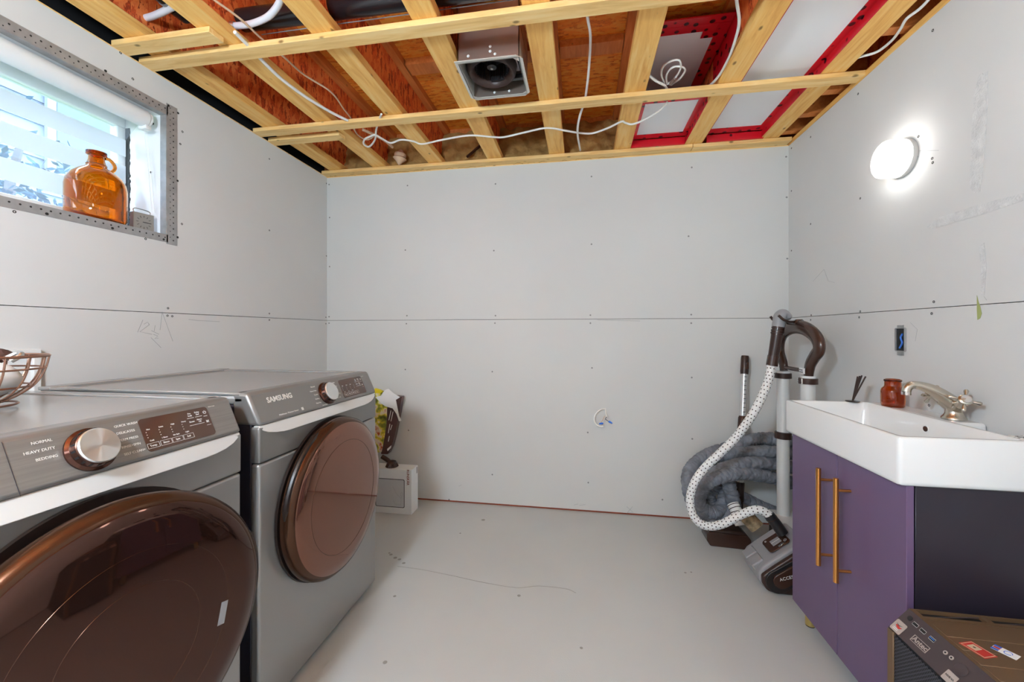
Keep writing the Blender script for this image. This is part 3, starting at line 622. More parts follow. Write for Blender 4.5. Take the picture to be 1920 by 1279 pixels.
def appliance(y0, name, label, is_washer):
    y1 = y0 + .686; yc = (y0 + y1) / 2; xb = XL + .055
    e = empty(name, ((XFm + xb) / 2, yc, 0), label, 'washer' if is_washer else 'dryer')
    side = 'appliance_side'
    MB().box(xb, XFm - .030, y0 + .004, y1 - .004, .025, .935).build('cabinet', side, e, .004)
    for fx_ in (XFm - .08, xb + .06):
        for fy_ in (y0 + .05, y1 - .05): MB().lathe([(.025, 0), (.022, .015), (.012, .02), (.012, .03)], (fx_, fy_, 0), n=16).build('foot', 'black_plastic', e)
    # lid with a raised rim
    lid = MB().box(xb, -.972, y0, y1, .935, .966).build('lid', 'appliance_top', e, .012, 3)
    MB().box(xb + .07, -1.0, y0 + .045, y1 - .045, .966, .9675).build('lid_panel', 'appliance_top', lid, .001, 1)
    rm = MB(); rz0, rz1 = .966, .974
    rm.box(xb, xb + .05, y0, y1, rz0 - .004, rz1); rm.box(xb + .05, -.99, y0, y0 + .035, rz0 - .004, rz1 - .002); rm.box(xb + .05, -.99, y1 - .035, y1, rz0 - .004, rz1 - .002)
    rm.build('lid_rim', 'appliance_top', lid, .003)
    # lower front, upper front
    MB().box(XFm - .030, XFm, y0, y1, .020, .7635).build('front_panel', 'appliance_grey', e, .008, 3)
    MB().box(XFm - .030, XFm + .001, y0, y1, .766, .872).build('upper_front', 'panel_plain' if not is_washer else 'appliance_grey', e, .006, 3)
    # slanted control panel and the silver pull edge beneath it
    zA, zB = .876, .972; xA, xB = XFm + .004, XFm - .040
    pr = [(xA, zA), (xB, zB), (xB - .05, zB), (xB - .05, zA)]
    cpn = MB().prism([(x, y0, z) for x, z in pr], (0, .686, 0)).build('control_panel', 'brushed_panel' if is_washer else 'panel_plain', e, .010, 3)
    sl = Vector((xB - xA, 0, zB - zA)).normalized(); nrm = Vector((-sl.z, 0, sl.x)); nrm = nrm if nrm.x > 0 else -nrm
    # silver edge: a band that is deeper in the middle and tapers up at both ends
    N = 24; up, lo = [], []
    for k in range(N + 1):
        u = k / N; y = y0 + .004 + .678 * u; d = min(u, 1 - u) * .678
        dep = .010 + .026 * min(1, (d / .10)) ** .5
        up.append((XFm - .002, y, .8755)); lo.append((XFm + .012 * min(1, d / .06), y, .8755 - dep))
    bd = MB(); bd.prism(up + lo[::-1], (-.02, 0, 0)); bd.build('pull_edge', 'handle_silver', e, .002, 2)
    # knob
    def onp(y, t, off=0.0): return Vector((xA, y, zA)) + sl * t + nrm * off     # t metres up the slanted panel
    ky = yc + .003; kt = .050
    kb = MB().lathe([(.043, 0), (.043, .004), (.038, .008), (.036, .020), (.0, .020)], onp(ky, kt), nrm, 48).build('knob', 'knob_base', e)
    MB().lathe([(.034, .020), (.035, .024), (.033, .0265), (0, .0265)], onp(ky, kt), nrm, 48).build('knob_face', 'knob_face', kb)
    for k in range(18):
        a = 2 * math.pi * k / 18; M = frame(onp(ky, kt), (0, 1, 0), sl) @ Matrix.Rotation(a, 4, 'Z')
        MB().box(.0355, .0375, -.002, .002, .009, .019, M).build('knob_ridge', 'black_plastic', kb, smooth=False)
    # display
    dy0, dy1 = ky + .096, ky + .262
    Md = frame(onp((dy0 + dy1) / 2, .052, .0002), (0, 1, 0), sl)
    dp = plate(dy1 - dy0, .076, .008, .0012, Md).build('display', 'display', cpn)
    P = lambda u, v: Md @ Vector((u - (dy1 - dy0) / 2, v - .038, .0014))
    T = lambda b, s, u, v, al='CENTER', bold=0: text(b, s, P(u, v), (0, 1, 0), sl, 'panel_print', dp, align=al, bold=bold, thick=.0002)
    def line(u0, v0, u1, v1, w=.0005): 
        d_ = (P(u1, v1) - P(u0, v0)); MB().tube([P(u0, v0), P(u1, v1)], w, 4).build('printed_line', 'panel_print', dp, smooth=False)
    cols = ((.014, 'Hot', 'Cold', 'Temp.'), (.042, 'Extra', '1 Rinse', 'Rinse'), (.069, 'High', 'No Spin', 'Spin'), (.096, 'Heavy', 'Light', 'Soil')) if is_washer else ((.014, 'High', 'Low', 'Temp.'), (.042, 'More', 'Less', 'Dry'), (.069, 'Long', 'Short', 'Time'), (.096, '', '', 'Set'))
    for u, a_, b_, t_ in cols:
        T(a_, .0045, u, .050); T(b_, .0045, u, .024); T(t_, .0062, u, .0125)
        for q in range(3): MB().lathe([(.0009, 0), (.0009, .0003)], P(u - .006, .044 - q * .006), nrm, 6).build('indicator', 'panel_print', dp, smooth=False)
        for (p, q) in (((u - .0125, .007), (u + .0125, .007)), ((u - .0125, .018), (u + .0125, .018)), ((u - .0125, .007), (u - .0125, .018)), ((u + .0125, .007), (u + .0125, .018))): line(*p, *q, .0003)
    for u, v, b_ in ((.116, .066, 'Pre'), (.116, .0605, 'Soak'), (.136, .066, 'Delay'), (.136, .0605, 'End'), (.116, .045, 'Steam'), (.136, .047, 'Alarm'), (.136, .0415, 'Off')): T(b_, .0055, u, v)
    line(.107, .0545, .124, .0545); line(.128, .0545, .146, .0545); line(.107, .036, .146, .036); line(.150, .052, .160, .052)
    MB().tube([P(.156 + .0036 * math.sin(math.radians(a)), .062 + .0036 * math.cos(math.radians(a))) for a in range(40, 321, 20)], .0005, 5).build('power_symbol', 'panel_print', dp)
    line(.156, .0625, .156, .0665)
    MB().prism([P(.1525, .041), P(.157, .0375), P(.1525, .034)], nrm * .0003).build('start_symbol', 'panel_print', dp, smooth=False)
    line(.158, .034, .158, .041, .0006); line(.1505, .028, .162, .028, .0004)
    Pn = lambda y, t: onp(y, t, .0006)
    TP = lambda b, s, y, t, al='LEFT', bold=0: text(b, s, Pn(y, t), (0, 1, 0), sl, 'panel_print', cpn, align=al, bold=bold, thick=.0002)
    rights = ['QUICK WASH', 'DELICATES', 'PERM PRESS', 'RINSE+SPIN', 'SELF CLEAN+'] if is_washer else ['Sanitize', 'Delicates', 'Wrinkle', 'Quick Dry', 'Air Fluff']
    lefts = ['NORMAL', 'HEAVY DUTY', 'BEDDING'] if is_washer else ['Normal', 'Heavy Duty', 'Towels', 'Bedding', 'Time Dry']
    for k, b in enumerate(rights): TP(b, .0072, ky + .050, .085 - k * .0155)
    for k, b in enumerate(lefts): TP(b, .0072, ky - .050, .085 - k * .0155, 'RIGHT')
    TP('Smart Care', .004, dy1 + .006, .088)
    if is_washer:
        dr = MB().prism([Pn(y0 + .232, .001), Pn(y0 + .2326, .001), Pn(y0 + .2326, .098), Pn(y0 + .232, .098)], nrm * .0004).build('drawer_gap', 'appliance_side', cpn, smooth=False)
    else:
        TP('SAMSUNG', .024, y0 + .060, .071, bold=.0006)
        TP('MultiSteam  Moisture Sensor', .0075, y0 + .085, .0175)
        MB().prism([Pn(y0 + .188, .013), Pn(y0 + .198, .013), Pn(y0 + .198, .023), Pn(y0 + .188, .023)], nrm * .0003).build('badge', 'panel_print', cpn, smooth=False)
        TP('Smart Check', .0055, ky - .035, .010, 'CENTER')
    # door
    zc, R_ = .548, .290
    base = Vector((XFm, yc, zc))
    MB().lathe([(R_ - .05, .0), (R_ - .012, .0), (R_ - .004, .003), (R_ - .004, .012), (R_ - .05, .012)], base, (1, 0, 0), 72, closed=True).build('door_seat', 'door_ring', e)
    if is_washer:
        MB().lathe([(R_ - .05, .002), (.19, -.0), (.18, -.06), (0, -.08)], base, (1, 0, 0), 48).build('drum_opening', 'black_plastic', e)
        ang = math.radians(-7); hp_ = Vector((XFm + .012, y0 + .07, zc))
        MD = Matrix.Translation(hp_) @ Matrix.Rotation(ang, 4, 'Z') @ Matrix.Translation(-hp_)
    else: MD = Matrix.Identity(4)
    R2 = R_ - .008
    d1 = MB().lathe([(R2 - .06, .013), (R2 - .02, .013), (R2, .018), (R2 + .002, .030), (R2 - .001, .044), (R2 - .010, .054), (R2 - .018, .0575), (R2 - .03, .0575), (R2 - .06, .040)], base, (1, 0, 0), 96, closed=True).xf(MD).build('door', 'door_bronze', e, angle=60)
    MB().lathe([(R2 - .0175, .0572), (R2 - .020, .0595), (R2 - .05, .0635), (.19, .0665), (.10, .0695), (0, .070)], base, (1, 0, 0), 96).xf(MD).build('door_glass', 'washer_glass' if is_washer else 'door_glass', d1, angle=60)
    for rr_ in ((.185, .0668), (.120, .0690)) if is_washer else ((.20, .0664),):
        MB().lathe([(rr_[0] - .0009, rr_[1] - .0008), (rr_[0], rr_[1] + .0003), (rr_[0] + .0009, rr_[1] - .0010)], base, (1, 0, 0), 96, closed=True).xf(MD).build('glass_ring', 'door_bronze', d1)
    if is_washer: MB().box(.0655, .0676, -.024, .024, .168, .184, Matrix.Translation(base) @ Matrix.Rotation(math.radians(-102), 4, 'X')).xf(MD).build('door_label', 'grey_plastic', d1, smooth=False)
    # finger recess notched into the door rim on the opening side
    a0 = 150 if not is_washer else 20
    pts = []
    for k in range(13):
        a = math.radians((115 + k * 5) if not is_washer else (-25 + k * 4)); pts.append(base + Vector((.034, R2 * 1.001 * math.cos(a), R2 * 1.001 * math.sin(a))))
    MB().tube(pts, [.002] + [.009] * 11 + [.002], 8).xf(MD).build('finger_grip', 'door_ring', d1)
    return e
appliance(1.050, 'tumble_dryer', 'grey front-loading dryer with a round brown door next to the back wall', False)
ws = appliance(.302, 'washing_machine', 'grey front-loading washer with its round glass door slightly ajar', True)

# ---- wire basket on the washer
WT = .9745
bc = Vector((-1.415, .715, WT))
bk = empty('wire_basket', bc, 'copper wire bowl basket on top of the washer', 'basket')
prof = [(.030, .004), (.062, .008), (.092, .024), (.116, .048), (.131, .080), (.139, .118)]
for k in range(18):
    a = 2 * math.pi * k / 18
    MB().tube(smoothpath([bc + Vector((r * math.cos(a), r * math.sin(a), h)) for r, h in prof], 4), .0021, 6).build('upright_wire', 'copper_wire', bk)
for r, h, w in ((.139, .118, .0034), (.1335, .088, .0022), (.112, .045, .0022), (.062, .008, .0024), (.088, .0025, .0026)):
    MB().lathe([(r - w, h), (r, h + w), (r + w, h), (r, h - w)], bc, n=56, closed=True).build('hoop_wire', 'copper_wire', bk)
cl = MB()
def blob(c, rx, ry, rz, seed, n=20, m=14, amp=.10):
    r_ = random.Random(seed); ph = [r_.uniform(0, 6.28) for _ in range(6)]; c = Vector(c)
    def f(u, v):
        a, b = 2 * math.pi * u, math.pi * v
        k = 1 + amp * (math.sin(3 * a + ph[0] + 2 * b) * .5 + math.sin(5 * b + ph[1] + a) * .35 + math.sin(7 * a + ph[2]) * .2 * math.sin(b))
        return c + Vector((rx * math.sin(b) * math.cos(a) * k, ry * math.sin(b) * math.sin(a) * k, -rz * math.cos(b) * k))
    return MB().grid(f, n, m)
varied('white_cloth', (.80, .80, .79), .05, 30, .9); mat('red_cloth', (.60, .02, .02), .7); varied('dark_stuff', (.09, .04, .03), .6, 60, .6)
tag(blob(bc + Vector((.012, .005, .062)), .082, .085, .05, 4, amp=.05).build('folded_cloth', 'white_cloth', angle=80), 'crumpled white cloth lying in the wire basket', 'cloth')
tag(blob(bc + Vector((-.055, .035, .112)), .026, .03, .014, 6).build('red_packet', 'red_cloth', angle=80), 'small red packet on top of the cloth in the basket', 'packet')
tag(blob(bc + Vector((-.03, .075, .116)), .036, .03, .018, 8, amp=.2).build('brown_pouch', 'dark_stuff', angle=80), 'small dark brown pouch in the wire basket', 'pouch')
tag(MB().tube(smoothpath([bc + Vector((.005, .07, .108)), bc + Vector((.02, .09, .124)), bc + Vector((.035, .085, .118)), bc + Vector((.03, .07, .105))], 4), .006, 8).build('hair_clip', 'steel'), 'shiny metal clip on the pouch in the basket', 'clip')
# ---- wall box behind the washer
wbx = empty('laundry_wall_box', (XL, .93, .98), 'white plastic plumbing box on the wall behind the wire basket', 'wall box')
for y0, y1, z0, z1 in ((.78, 1.085, 1.075, 1.095), (1.065, 1.085, .90, 1.075), (.78, .80, .90, 1.075)): MB().box(XL + .0005, XL + .016, y0, y1, z0, z1).build('box_frame', 'white_plastic', wbx, .002)
MB().box(XL + .0005, XL + .003, .80, 1.065, .90, 1.075).build('box_back', 'white_plastic', wbx, smooth=False)

# ---- things in the corner behind the dryer
bx = empty('carton', (-1.15, 2.48, 0), 'white carton with a display window standing on the floor behind the dryer', 'box')
x0, x1, y0, y1, z1 = -1.33, -1.055, 2.432, 2.535, .282
MB().box(x0, x1, y0, y1, 0, z1).build('carton_body', 'paper_white', bx, .002)
mat('carton_grey', (.62, .62, .62), .12)
MB().prism([Vector((u, y0 - .0005, v)) for u, v in [(-1.20 + p[0], .130 + p[1]) for p in rrect(.19, .172, .008)]], (0, -.0006, 0)).build('window_film', 'carton_grey', bx)
fr = MB(); fr.prism([Vector((-1.20 + p[0], y0 - .0002, .130 + p[1])) for p in rrect(.198, .180, .01)], (0, -.0006, 0)); fr.build('window_edge', 'print_dark', bx)
text('RUNSK\u00c4R', .022, (-1.079, y0 - .001, .235), (0, 0, -1), (1, 0, 0), MATS['plate_wood'], bx, align='CENTER', bold=.0004)
ln = MB()
for st in ([(-1.18, .09), (-1.165, .06), (-1.125, .06), (-1.125, .10), (-1.15, .12), (-1.17, .15), (-1.18, .17)], [(-1.125, .10), (-1.118, .115), (-1.112, .13), (-1.12, .138), (-1.13, .13), (-1.125, .115)], [(-1.205, .135), (-1.195, .15), (-1.185, .135), (-1.195, .12), (-1.205, .135)]): ln.tube([(u, y0 - .0014, v) for u, v in st], .0008, 4)
ln.build('tap_drawing', 'pencil', bx)
MB().box(x1, x1 + .0006, 2.51, 2.525, .235, .275).build('tape_tab', 'grey_plastic', bx, smooth=False)
# scrubbing brush lying on the carton
br = empty('scrub_brush', (-1.155, 2.475, z1), 'dark brown dish brush lying on the white carton', 'brush')
hd = at(735, 873, y=2.475)
MB().tube(smoothpath([at(716, 856, y=2.475), at(724, 861, y=2.475), at(732, 867, y=2.475)], 4), .014, 12).build('handle', 'dark_brown', br)
MB().lathe([(.012, .030), (.026, .024), (.030, .016), (.034, .012), (.0, .012)][::-1], (hd.x, 2.475, z1 + .012), n=24).build('brush_head', 'dark_brown', br)
bs = MB()
for k in range(26):
    a = 2 * math.pi * k / 26; bs.tube([(hd.x + .026 * math.cos(a), 2.475 + .026 * math.sin(a), z1 + .026), (hd.x + .038 * math.cos(a), 2.475 + .038 * math.sin(a), z1 + .002)], .0042, 6)
bs.build('bristles', 'brown_plastic', br)['kind'] = 'stuff'
# bag leaning in the corner
bag = empty('food_bag', (-1.25, 2.56, z1), 'opened brown printed food bag leaning behind the dryer', 'bag')
mat('bag_brown', (.085, .035, .028), .3); 
bp = mat('bag_print', (.3, .3, .1), .45)
vz = nd(bp, 'ShaderNodeTexNoise'); vz.inputs['Scale'].default_value = 16; lk(bp, pos(bp, (1, 1, 1)), vz.inputs['Vector'])
setcol(bp, ramp(bp, vz.outputs['Fac'], [(.30, (.05, .02, .015)), (.42, (.12, .14, .02)), (.50, (.30, .30, .04)), (.56, (.75, .62, .05)), (.62, (.80, .75, .60)), (.70, (.55, .10, .02))]))
yb_ = 2.545
G = lambda px, py, y=yb_: at(px, py, y=y)
# front face left of the fold, side gusset right of it
fL, fR = (690, 720), (690, 850)
front = [G(688, 735), G(728, 742), G(724, 800), G(716, 848), G(688, 852)]
MB().prism(front, (0, .05, 0)).build('bag_front', 'bag_print', bag, .006, 3)
sidep = [G(728, 742), G(753, 744, yb_ + .03), G(748, 775, yb_ + .03), G(740, 815, yb_ + .03), G(734, 838, yb_ + .03), G(727, 852, yb_ + .02), G(714, 852)]
MB().add(sidep + [p + Vector((-.004, .055, 0)) for p in sidep], [(0, 1, 2, 3, 4, 5, 6), (13, 12, 11, 10, 9, 8, 7)] + [(k, (k + 1) % 7, 7 + (k + 1) % 7, 7 + k) for k in range(7)]).build('bag_gusset', 'bag_brown', bag, .003)
lt = MB()
for a, b in (((733, 770), (729, 788)), ((737, 772), (733, 790)), ((731, 795), (728, 812)), ((735, 797), (732, 806)), ((730, 818), (728, 828))): lt.tube([G(*a, yb_ - .002), G(*b, yb_ - .002)], .0025, 5)
lt.build('bag_lettering', 'panel_print', bag)
MB().prism([G(726, 842, yb_ - .004), G(734, 835, yb_ + .01), G(733, 840, yb_ + .01), G(727, 846, yb_ - .004)], (0, -.002, 0)).build('bag_lettering', 'panel_print', bag, smooth=False)
pp = MB()
def flap(l, d): pp.prism([G(*p, yb_ - .03 - d) for p in l], (0, .004, 0))
flap([(704, 745), (714, 742), (722, 731), (728, 729), (736, 736), (750, 745), (742, 750), (744, 760), (748, 780), (752, 789), (748, 790), (743, 776), (736, 766), (722, 762), (714, 756)], 0)
tag(pp.build('plastic_sheet', 'paper_white', bevel=.001), 'crumpled white plastic sheet draped over the bag mouth', 'plastic sheet')
mat('yellow', (.72, .58, .02), .4)
tag(MB().prism([G(700, 731, yb_ + .02), G(703, 728, yb_ + .02), G(712, 731, yb_ + .02), G(718, 734, yb_ + .02), G(712, 740, yb_ + .02), G(700, 740, yb_ + .02)], (0, .02, 0)).build('yellow_packet', 'yellow', bevel=.004), 'yellow packet sticking up behind the dryer corner', 'packet')

# ================================================================== VANITY
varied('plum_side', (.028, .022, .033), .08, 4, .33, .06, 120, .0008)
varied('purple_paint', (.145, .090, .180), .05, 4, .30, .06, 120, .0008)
va = empty('vanity_cabinet', (1.02, 1.53, 0), 'dark purple two-door vanity cabinet under the white basin', 'cabinet')
VY0, VY1, VX0, VX1, VZ0, VZ1 = 1.236, 1.826, .845, 1.206, .074, .746
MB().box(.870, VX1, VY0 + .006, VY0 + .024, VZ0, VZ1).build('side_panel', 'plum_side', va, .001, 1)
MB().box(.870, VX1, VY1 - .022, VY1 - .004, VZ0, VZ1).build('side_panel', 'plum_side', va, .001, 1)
MB().box(.870, VX1, VY0 + .024, VY1 - .022, VZ0, VZ0 + .018).build('bottom_panel', 'purple_paint', va, smooth=False)
MB().box(VX1 - .006, VX1, VY0 + .024, VY1 - .022, VZ0, VZ1).build('back_panel', 'purple_paint', va, smooth=False)
MB().box(1.13, VX1, VY0 + .006, VY1 - .004, VZ1 - .02, VZ1 - .001).build('top_rail', 'purple_paint', va, smooth=False)
ym = 1.532
for y0, y1, hy in ((VY0, ym - .0012, 1.462), (ym + .0012, VY1, 1.560)):
    d = MB().box(VX0, VX0 + .018, y0, y1, VZ0 - .006, VZ1).build('door', 'purple_paint', va, .0015, 2)
    h = MB().tube([(.803, hy, .350), (.803, hy, .684)], .0075, 20).build('bar_handle', 'brass', d, .001, 1)
    for hz in (.388, .645): MB().tube([(.803, hy, hz), (VX0, hy, hz)], .0045, 14).build('standoff', 'brass', h)
for fx_, fy_ in ((.885, VY1 - .05), (.885, VY0 + .05), (1.17, VY1 - .05), (1.17, VY0 + .05)):
    MB().lathe([(.0165, .004), (.0165, .076)], (fx_, fy_, 0), n=24).build('leg', 'gold', va)
    MB().lathe([(.0155, 0), (.0155, .004)], (fx_, fy_, 0), n=24).build('leg_pad', 'black_plastic', va)
# basin
bs_ = empty('wash_basin', (1.0, 1.53, VZ1), 'white ceramic rectangular wash basin on the purple vanity', 'basin')
sx0, sx1, sy0, sy1, sz0, sz1 = .820, 1.120, 1.224, 1.832, .7475, .876
def rr3(x0, x1, y0, y1, z, r=.012, n=4): return [Vector(((x0 + x1) / 2 + u, (y0 + y1) / 2 + v, z)) for u, v in rrect(x1 - x0, y1 - y0, r, n)]
rings = [rr3(sx0 + .006, sx1 - .006, sy0 + .006, sy1 - .006, sz0), rr3(sx0 + .001, sx1, sy0 + .001, sy1 - .001, sz0 + .004), rr3(sx0, sx1, sy0, sy1, sz0 + .012), rr3(sx0, sx1, sy0, sy1, sz1 - .005), rr3(sx0 + .0015, sx1 - .0015, sy0 + .0015, sy1 - .0015, sz1 - .0015), rr3(sx0 + .005, sx1 - .005, sy0 + .005, sy1 - .005, sz1),
         rr3(sx0 + .014, sx1 - .014, sy0 + .014, sy1 - .014, sz1), rr3(sx0 + .018, sx1 - .018, sy0 + .018, sy1 - .018, sz1 - .003), rr3(sx0 + .021, sx1 - .021, sy0 + .022, sy1 - .022, sz1 - .03, .02), rr3(sx0 + .030, sx1 - .028, sy0 + .032, sy1 - .032, sz0 + .030, .03), rr3(sx0 + .055, sx1 - .05, sy0 + .06, sy1 - .06, sz0 + .016, .04), rr3(sx0 + .12, sx1 - .12, sy0 + .26, sy1 - .26, sz0 + .012, .02)]
m_ = MB(); n_ = len(rings[0]); vv = [p for r in rings for p in r]; ff = [tuple(range(n_))[::-1], tuple(range((len(rings) - 1) * n_, len(rings) * n_))]
for i in range(len(rings) - 1):
    for k in range(n_): ff.append((i * n_ + k, i * n_ + (k + 1) % n_, (i + 1) * n_ + (k + 1) % n_, (i + 1) * n_ + k))
m_.add(vv, ff).build('bowl', 'ceramic', bs_, angle=50)
MB().box(sx1 - .004, 1.207, 1.452, sy1 - .002, sz0 + .02, sz1 - .001).build('tap_deck', 'ceramic', bs_, .010, 4)
oh = Vector((sx1 - .0225, 1.527, .838))
MB().lathe([(.0085, -.0004), (.0115, .0012), (.0125, .0004), (.0125, -.002)], oh, (-1, 0, 0), 24).build('overflow_ring', 'ceramic', bs_)
MB().lathe([(.0088, 0), (.0088, .0009)], oh, (-1, 0, 0), 20).build('overflow_hole', 'brown_plastic', bs_)
MB().lathe([(.03, 0), (.03, .002), (.02, .004), (0, .004)], (.97, 1.53, sz0 + .0125), n=24).build('drain', 'chrome', bs_)
# mixer tap
tp_ = empty('mixer_tap', (1.165, 1.512, sz1), 'brushed nickel two-handle tap with cross handles on the basin deck', 'tap')
fo = Vector((1.165, 1.512, sz1))
MB().lathe([(.030, 0), (.030, .004), (.026, .009), (.021, .018), (.020, .030), (.024, .044), (.022, .056), (.012, .066), (0, .068)], fo, n=36).build('tap_body', 'nickel', tp_, angle=70)
spn = smoothpath([fo + Vector(p) for p in ((.004, 0, .040), (-.014, .004, .060), (-.040, .010, .082), (-.066, .015, .096), (-.092, .020, .103), (-.106, .022, .100), (-.114, .023, .090), (-.116, .023, .080))], 5)
MB().tube(spn, [.025 - .0125 * min(1, i / 20) for i in range(len(spn))], 18).build('spout', 'nickel', tp_, angle=70)
MB().lathe([(.0125, 0), (.0125, .010), (.010, .011)], fo + Vector((-.116, .023, .070)), n=20).build('aerator', 'chrome', tp_)
for sgn, rot0 in ((-1, 20), (1, 50)):
    ax_ = Vector((-.28, sgn * .80, .52)).normalized(); s0 = fo + Vector((0, sgn * .010, .036))
    MB().lathe([(.017, 0), (.0155, .014), (.0135, .024), (.0145, .028), (.0115, .034), (.010, .052), (.013, .056)], s0, ax_, 24).build('valve_stem', 'nickel', tp_)
    hc = s0 + ax_ * .062
    hd_ = MB().lathe([(.010, -.008), (.0165, -.004), (.0165, .006), (.013, .009), (0, .010)], hc, ax_, 24).build('cross_handle', 'nickel', tp_)
    M = frame(hc, ax_.orthogonal(), ax_.cross(ax_.orthogonal())) @ Matrix.Rotation(math.radians(rot0), 4, 'Z')
    for k in range(4):
        a = math.pi / 2 * k; dv = M.to_3x3() @ Vector((math.cos(a), math.sin(a), 0))
        MB().tube([hc + dv * .012, hc + dv * .020, hc + dv * .032, hc + dv * .036], [.0036, .0040, .0062, .0042], 12).build('spoke', 'nickel', hd_)
    MB().lathe([(.0120, .0095), (.0118, .0112), (0, .0118)], hc, ax_, 24).build('handle_cap', 'chrome' if sgn < 0 else 'copper_wire', hd_)
# apothecary jar
ja = empty('amber_jar', (1.142, 1.735, sz1 - .001), 'short amber glass apothecary jar beside the tap', 'jar')
jj = MB().lathe([(0, .003), (.028, .0), (.031, .004), (.032, .020), (.032, .056), (.029, .066), (.023, .072), (.021, .078), (.021, .094), (.025, .098)], (1.142, 1.735, sz1 - .001), n=40); jj.f.pop()
jj.build('bottle', 'amber_jar', ja, solid=.003)
MB().lathe([(.020, .094), (.0255, .096), (.026, .100), (.0205, .102)], (1.142, 1.735, sz1 - .001), n=40, closed=True).build('lip', 'amber_jar', ja)
# reed diffuser
rd = empty('reed_diffuser', (1.075, 1.808, sz1), 'dark reed sticks in a flat holder at the far end of the basin', 'diffuser')
dc = Vector((1.060, 1.8225, sz1))
MB().lathe([(.022, 0), (.024, .003), (.012, .004), (0, .004)], dc, n=20).build('holder', 'dark_brown', rd)
for a, b in (((1607, 748), (1608, 706)), ((1608, 748), (1616, 704)), ((1609, 748), (1623, 706)), ((1608, 748), (1612, 705))):
    p0 = dc + Vector((0, 0, .003)); p1 = at(b[0], b[1], y=1.82); MB().tube([p0, p1], .0028, 8).build('reed', 'dark_brown', rd)
# patterned packet behind the basin
pk = mat('speckled_print', (.7, .7, .7), .5); vn = nd(pk, 'ShaderNodeTexVoronoi'); vn.inputs['Scale'].default_value = 150; lk(pk, pos(pk), vn.inputs['Vector'])
sc_ = nd(pk, 'ShaderNodeSeparateColor'); lk(pk, vn.outputs['Color'], sc_.inputs[0]); setcol(pk, ramp(pk, sc_.outputs[0], [(.40, (.03, .03, .03)), (.45, (.78, .78, .76))]))
tag(MB().box(1.150, 1.200, 1.262, 1.332, VZ1 - .001, .868).build('patterned_tin', 'speckled_print', bevel=.003), 'black and white patterned tin behind the near end of the basin', 'tin')

# ================================================================== COMPUTER CASE
pc = empty('computer_case', (.97, 1.08, 0), 'brown-black computer tower standing against the vanity side', 'computer')
mat('pc_metal', (.19, .115, .062), .40, .35); mat('pc_front', (.075, .055, .058), .45, .2); mat('pc_dark', (.010, .010, .011), .6); mat('usb_blue', (.05, .20, .62), .4)
px0, px1, py0, py1, pz = .774, 1.19, .968, 1.192, .450
MB().prism([(px0 + .004, py0, .012), (px0 + .004, py0, pz - .052), (px0 + .046, py0, pz - .010), (px1, py0, pz - .010), (px1, py0, .012)], (0, py1 - py0, 0)).build('case_body', 'pc_dark', pc, .002)
for fx_ in (px0 + .06, px1 - .06):
    for fy_ in (py0 + .04, py1 - .04): MB().lathe([(.016, 0), (.018, .012)], (fx_, fy_, 0), n=14).build('foot', 'black_plastic', pc)
# top: raised ribbed plate, slotted lip along the vanity
tpn = MB().box(px0 + .046, px1, py0, py1 - .036, pz - .010, pz - .002).build('top_panel', 'pc_metal', pc, .002)
ys = py0 + .004
while ys < py1 - .07:
    MB().box(px0 + .056, px1 - .004, ys, ys + .040, pz - .002, pz).build('top_slat', 'pc_metal', tpn, .0008, 1); ys += .0412
lipm = MB(); lipm.box(px0 + .046, px1, py1 - .036, py1 - .026, pz - .010, pz - .0015); lipm.box(px0 + .046, px1, py1 - .003, py1, pz - .010, pz - .001)
for xx in (px0 + .046, px0 + .195, px0 + .345): lipm.box(xx, xx + .014, py1 - .026, py1 - .003, pz - .010, pz - .002)
lipm.build('vent_lip', 'pc_metal', pc, smooth=False)
for xx in (px0 + .062, px0 + .212):
    MB().tube([(xx, py1 - .025, pz - .005), (xx + .13, py1 - .005, pz - .005)], .0014, 6).build('vent_rib', 'pc_front', pc)
MB().box(px1 - .0, px1 + .002, py0, py1, .012, pz - .01).build('rear_panel', 'pc_metal', pc, smooth=False)
# sloped I/O strip
u_ = Vector((px0 + .046, 0, pz)) - Vector((px0, 0, pz - .052)); u_.normalize(); nb = Vector((-u_.z, 0, u_.x)); ex = Vector((0, -1, 0))
io = MB().prism([(px0, py1, pz - .052), (px0 + .046, py1, pz), (px0 + .052, py1, pz - .012), (px0 + .008, py1, pz - .060)], (0, py0 - py1, 0)).build('io_strip', 'pc_front', pc, .001, 1)
io0 = Vector((px0, py1, pz - .052)); LB = (Vector((px0 + .046, 0, pz)) - Vector((px0, 0, pz - .052))).length
I = lambda s, t, off=.0006: io0 + ex * s + u_ * t + nb * off
Mi = lambda s, t: frame(I(s, t), ex, u_)
mat('sticker_silver', (.50, .42, .38), .4, .3); mat('logo_red', (.55, .04, .03), .4); mat('logo_tan', (.62, .48, .33), .5); mat('logo_blue', (.04, .12, .55), .4)
sk = plate(.031, .031, .004, .0006, Mi(.019, .017)).build('eye_badge', 'sticker_silver', io)
MB().prism([Mi(.019, .017) @ Vector(p) for p in ((-.009, .001, .0008), (-.003, -.003, .0008), (.004, -.005, .0008), (.011, .002, .0008), (.004, .001, .0008), (-.003, .004, .0008))], nb * .0002).build('badge_emblem', 'logo_red', sk, smooth=False)
MB().prism([Mi(.019, .017) @ Vector(p) for p in ((-.010, .006, .0008), (-.002, .001, .0008), (.009, .007, .0008), (-.001, .004, .0008))], nb * .0002).build('badge_emblem', 'pc_front', sk, smooth=False)
for q in (-.007, -.0105): MB().box(-.009, .006, q, q + .0012, .0007, .0009, Mi(.019, .017)).build('badge_print', 'print_white', sk, smooth=False)
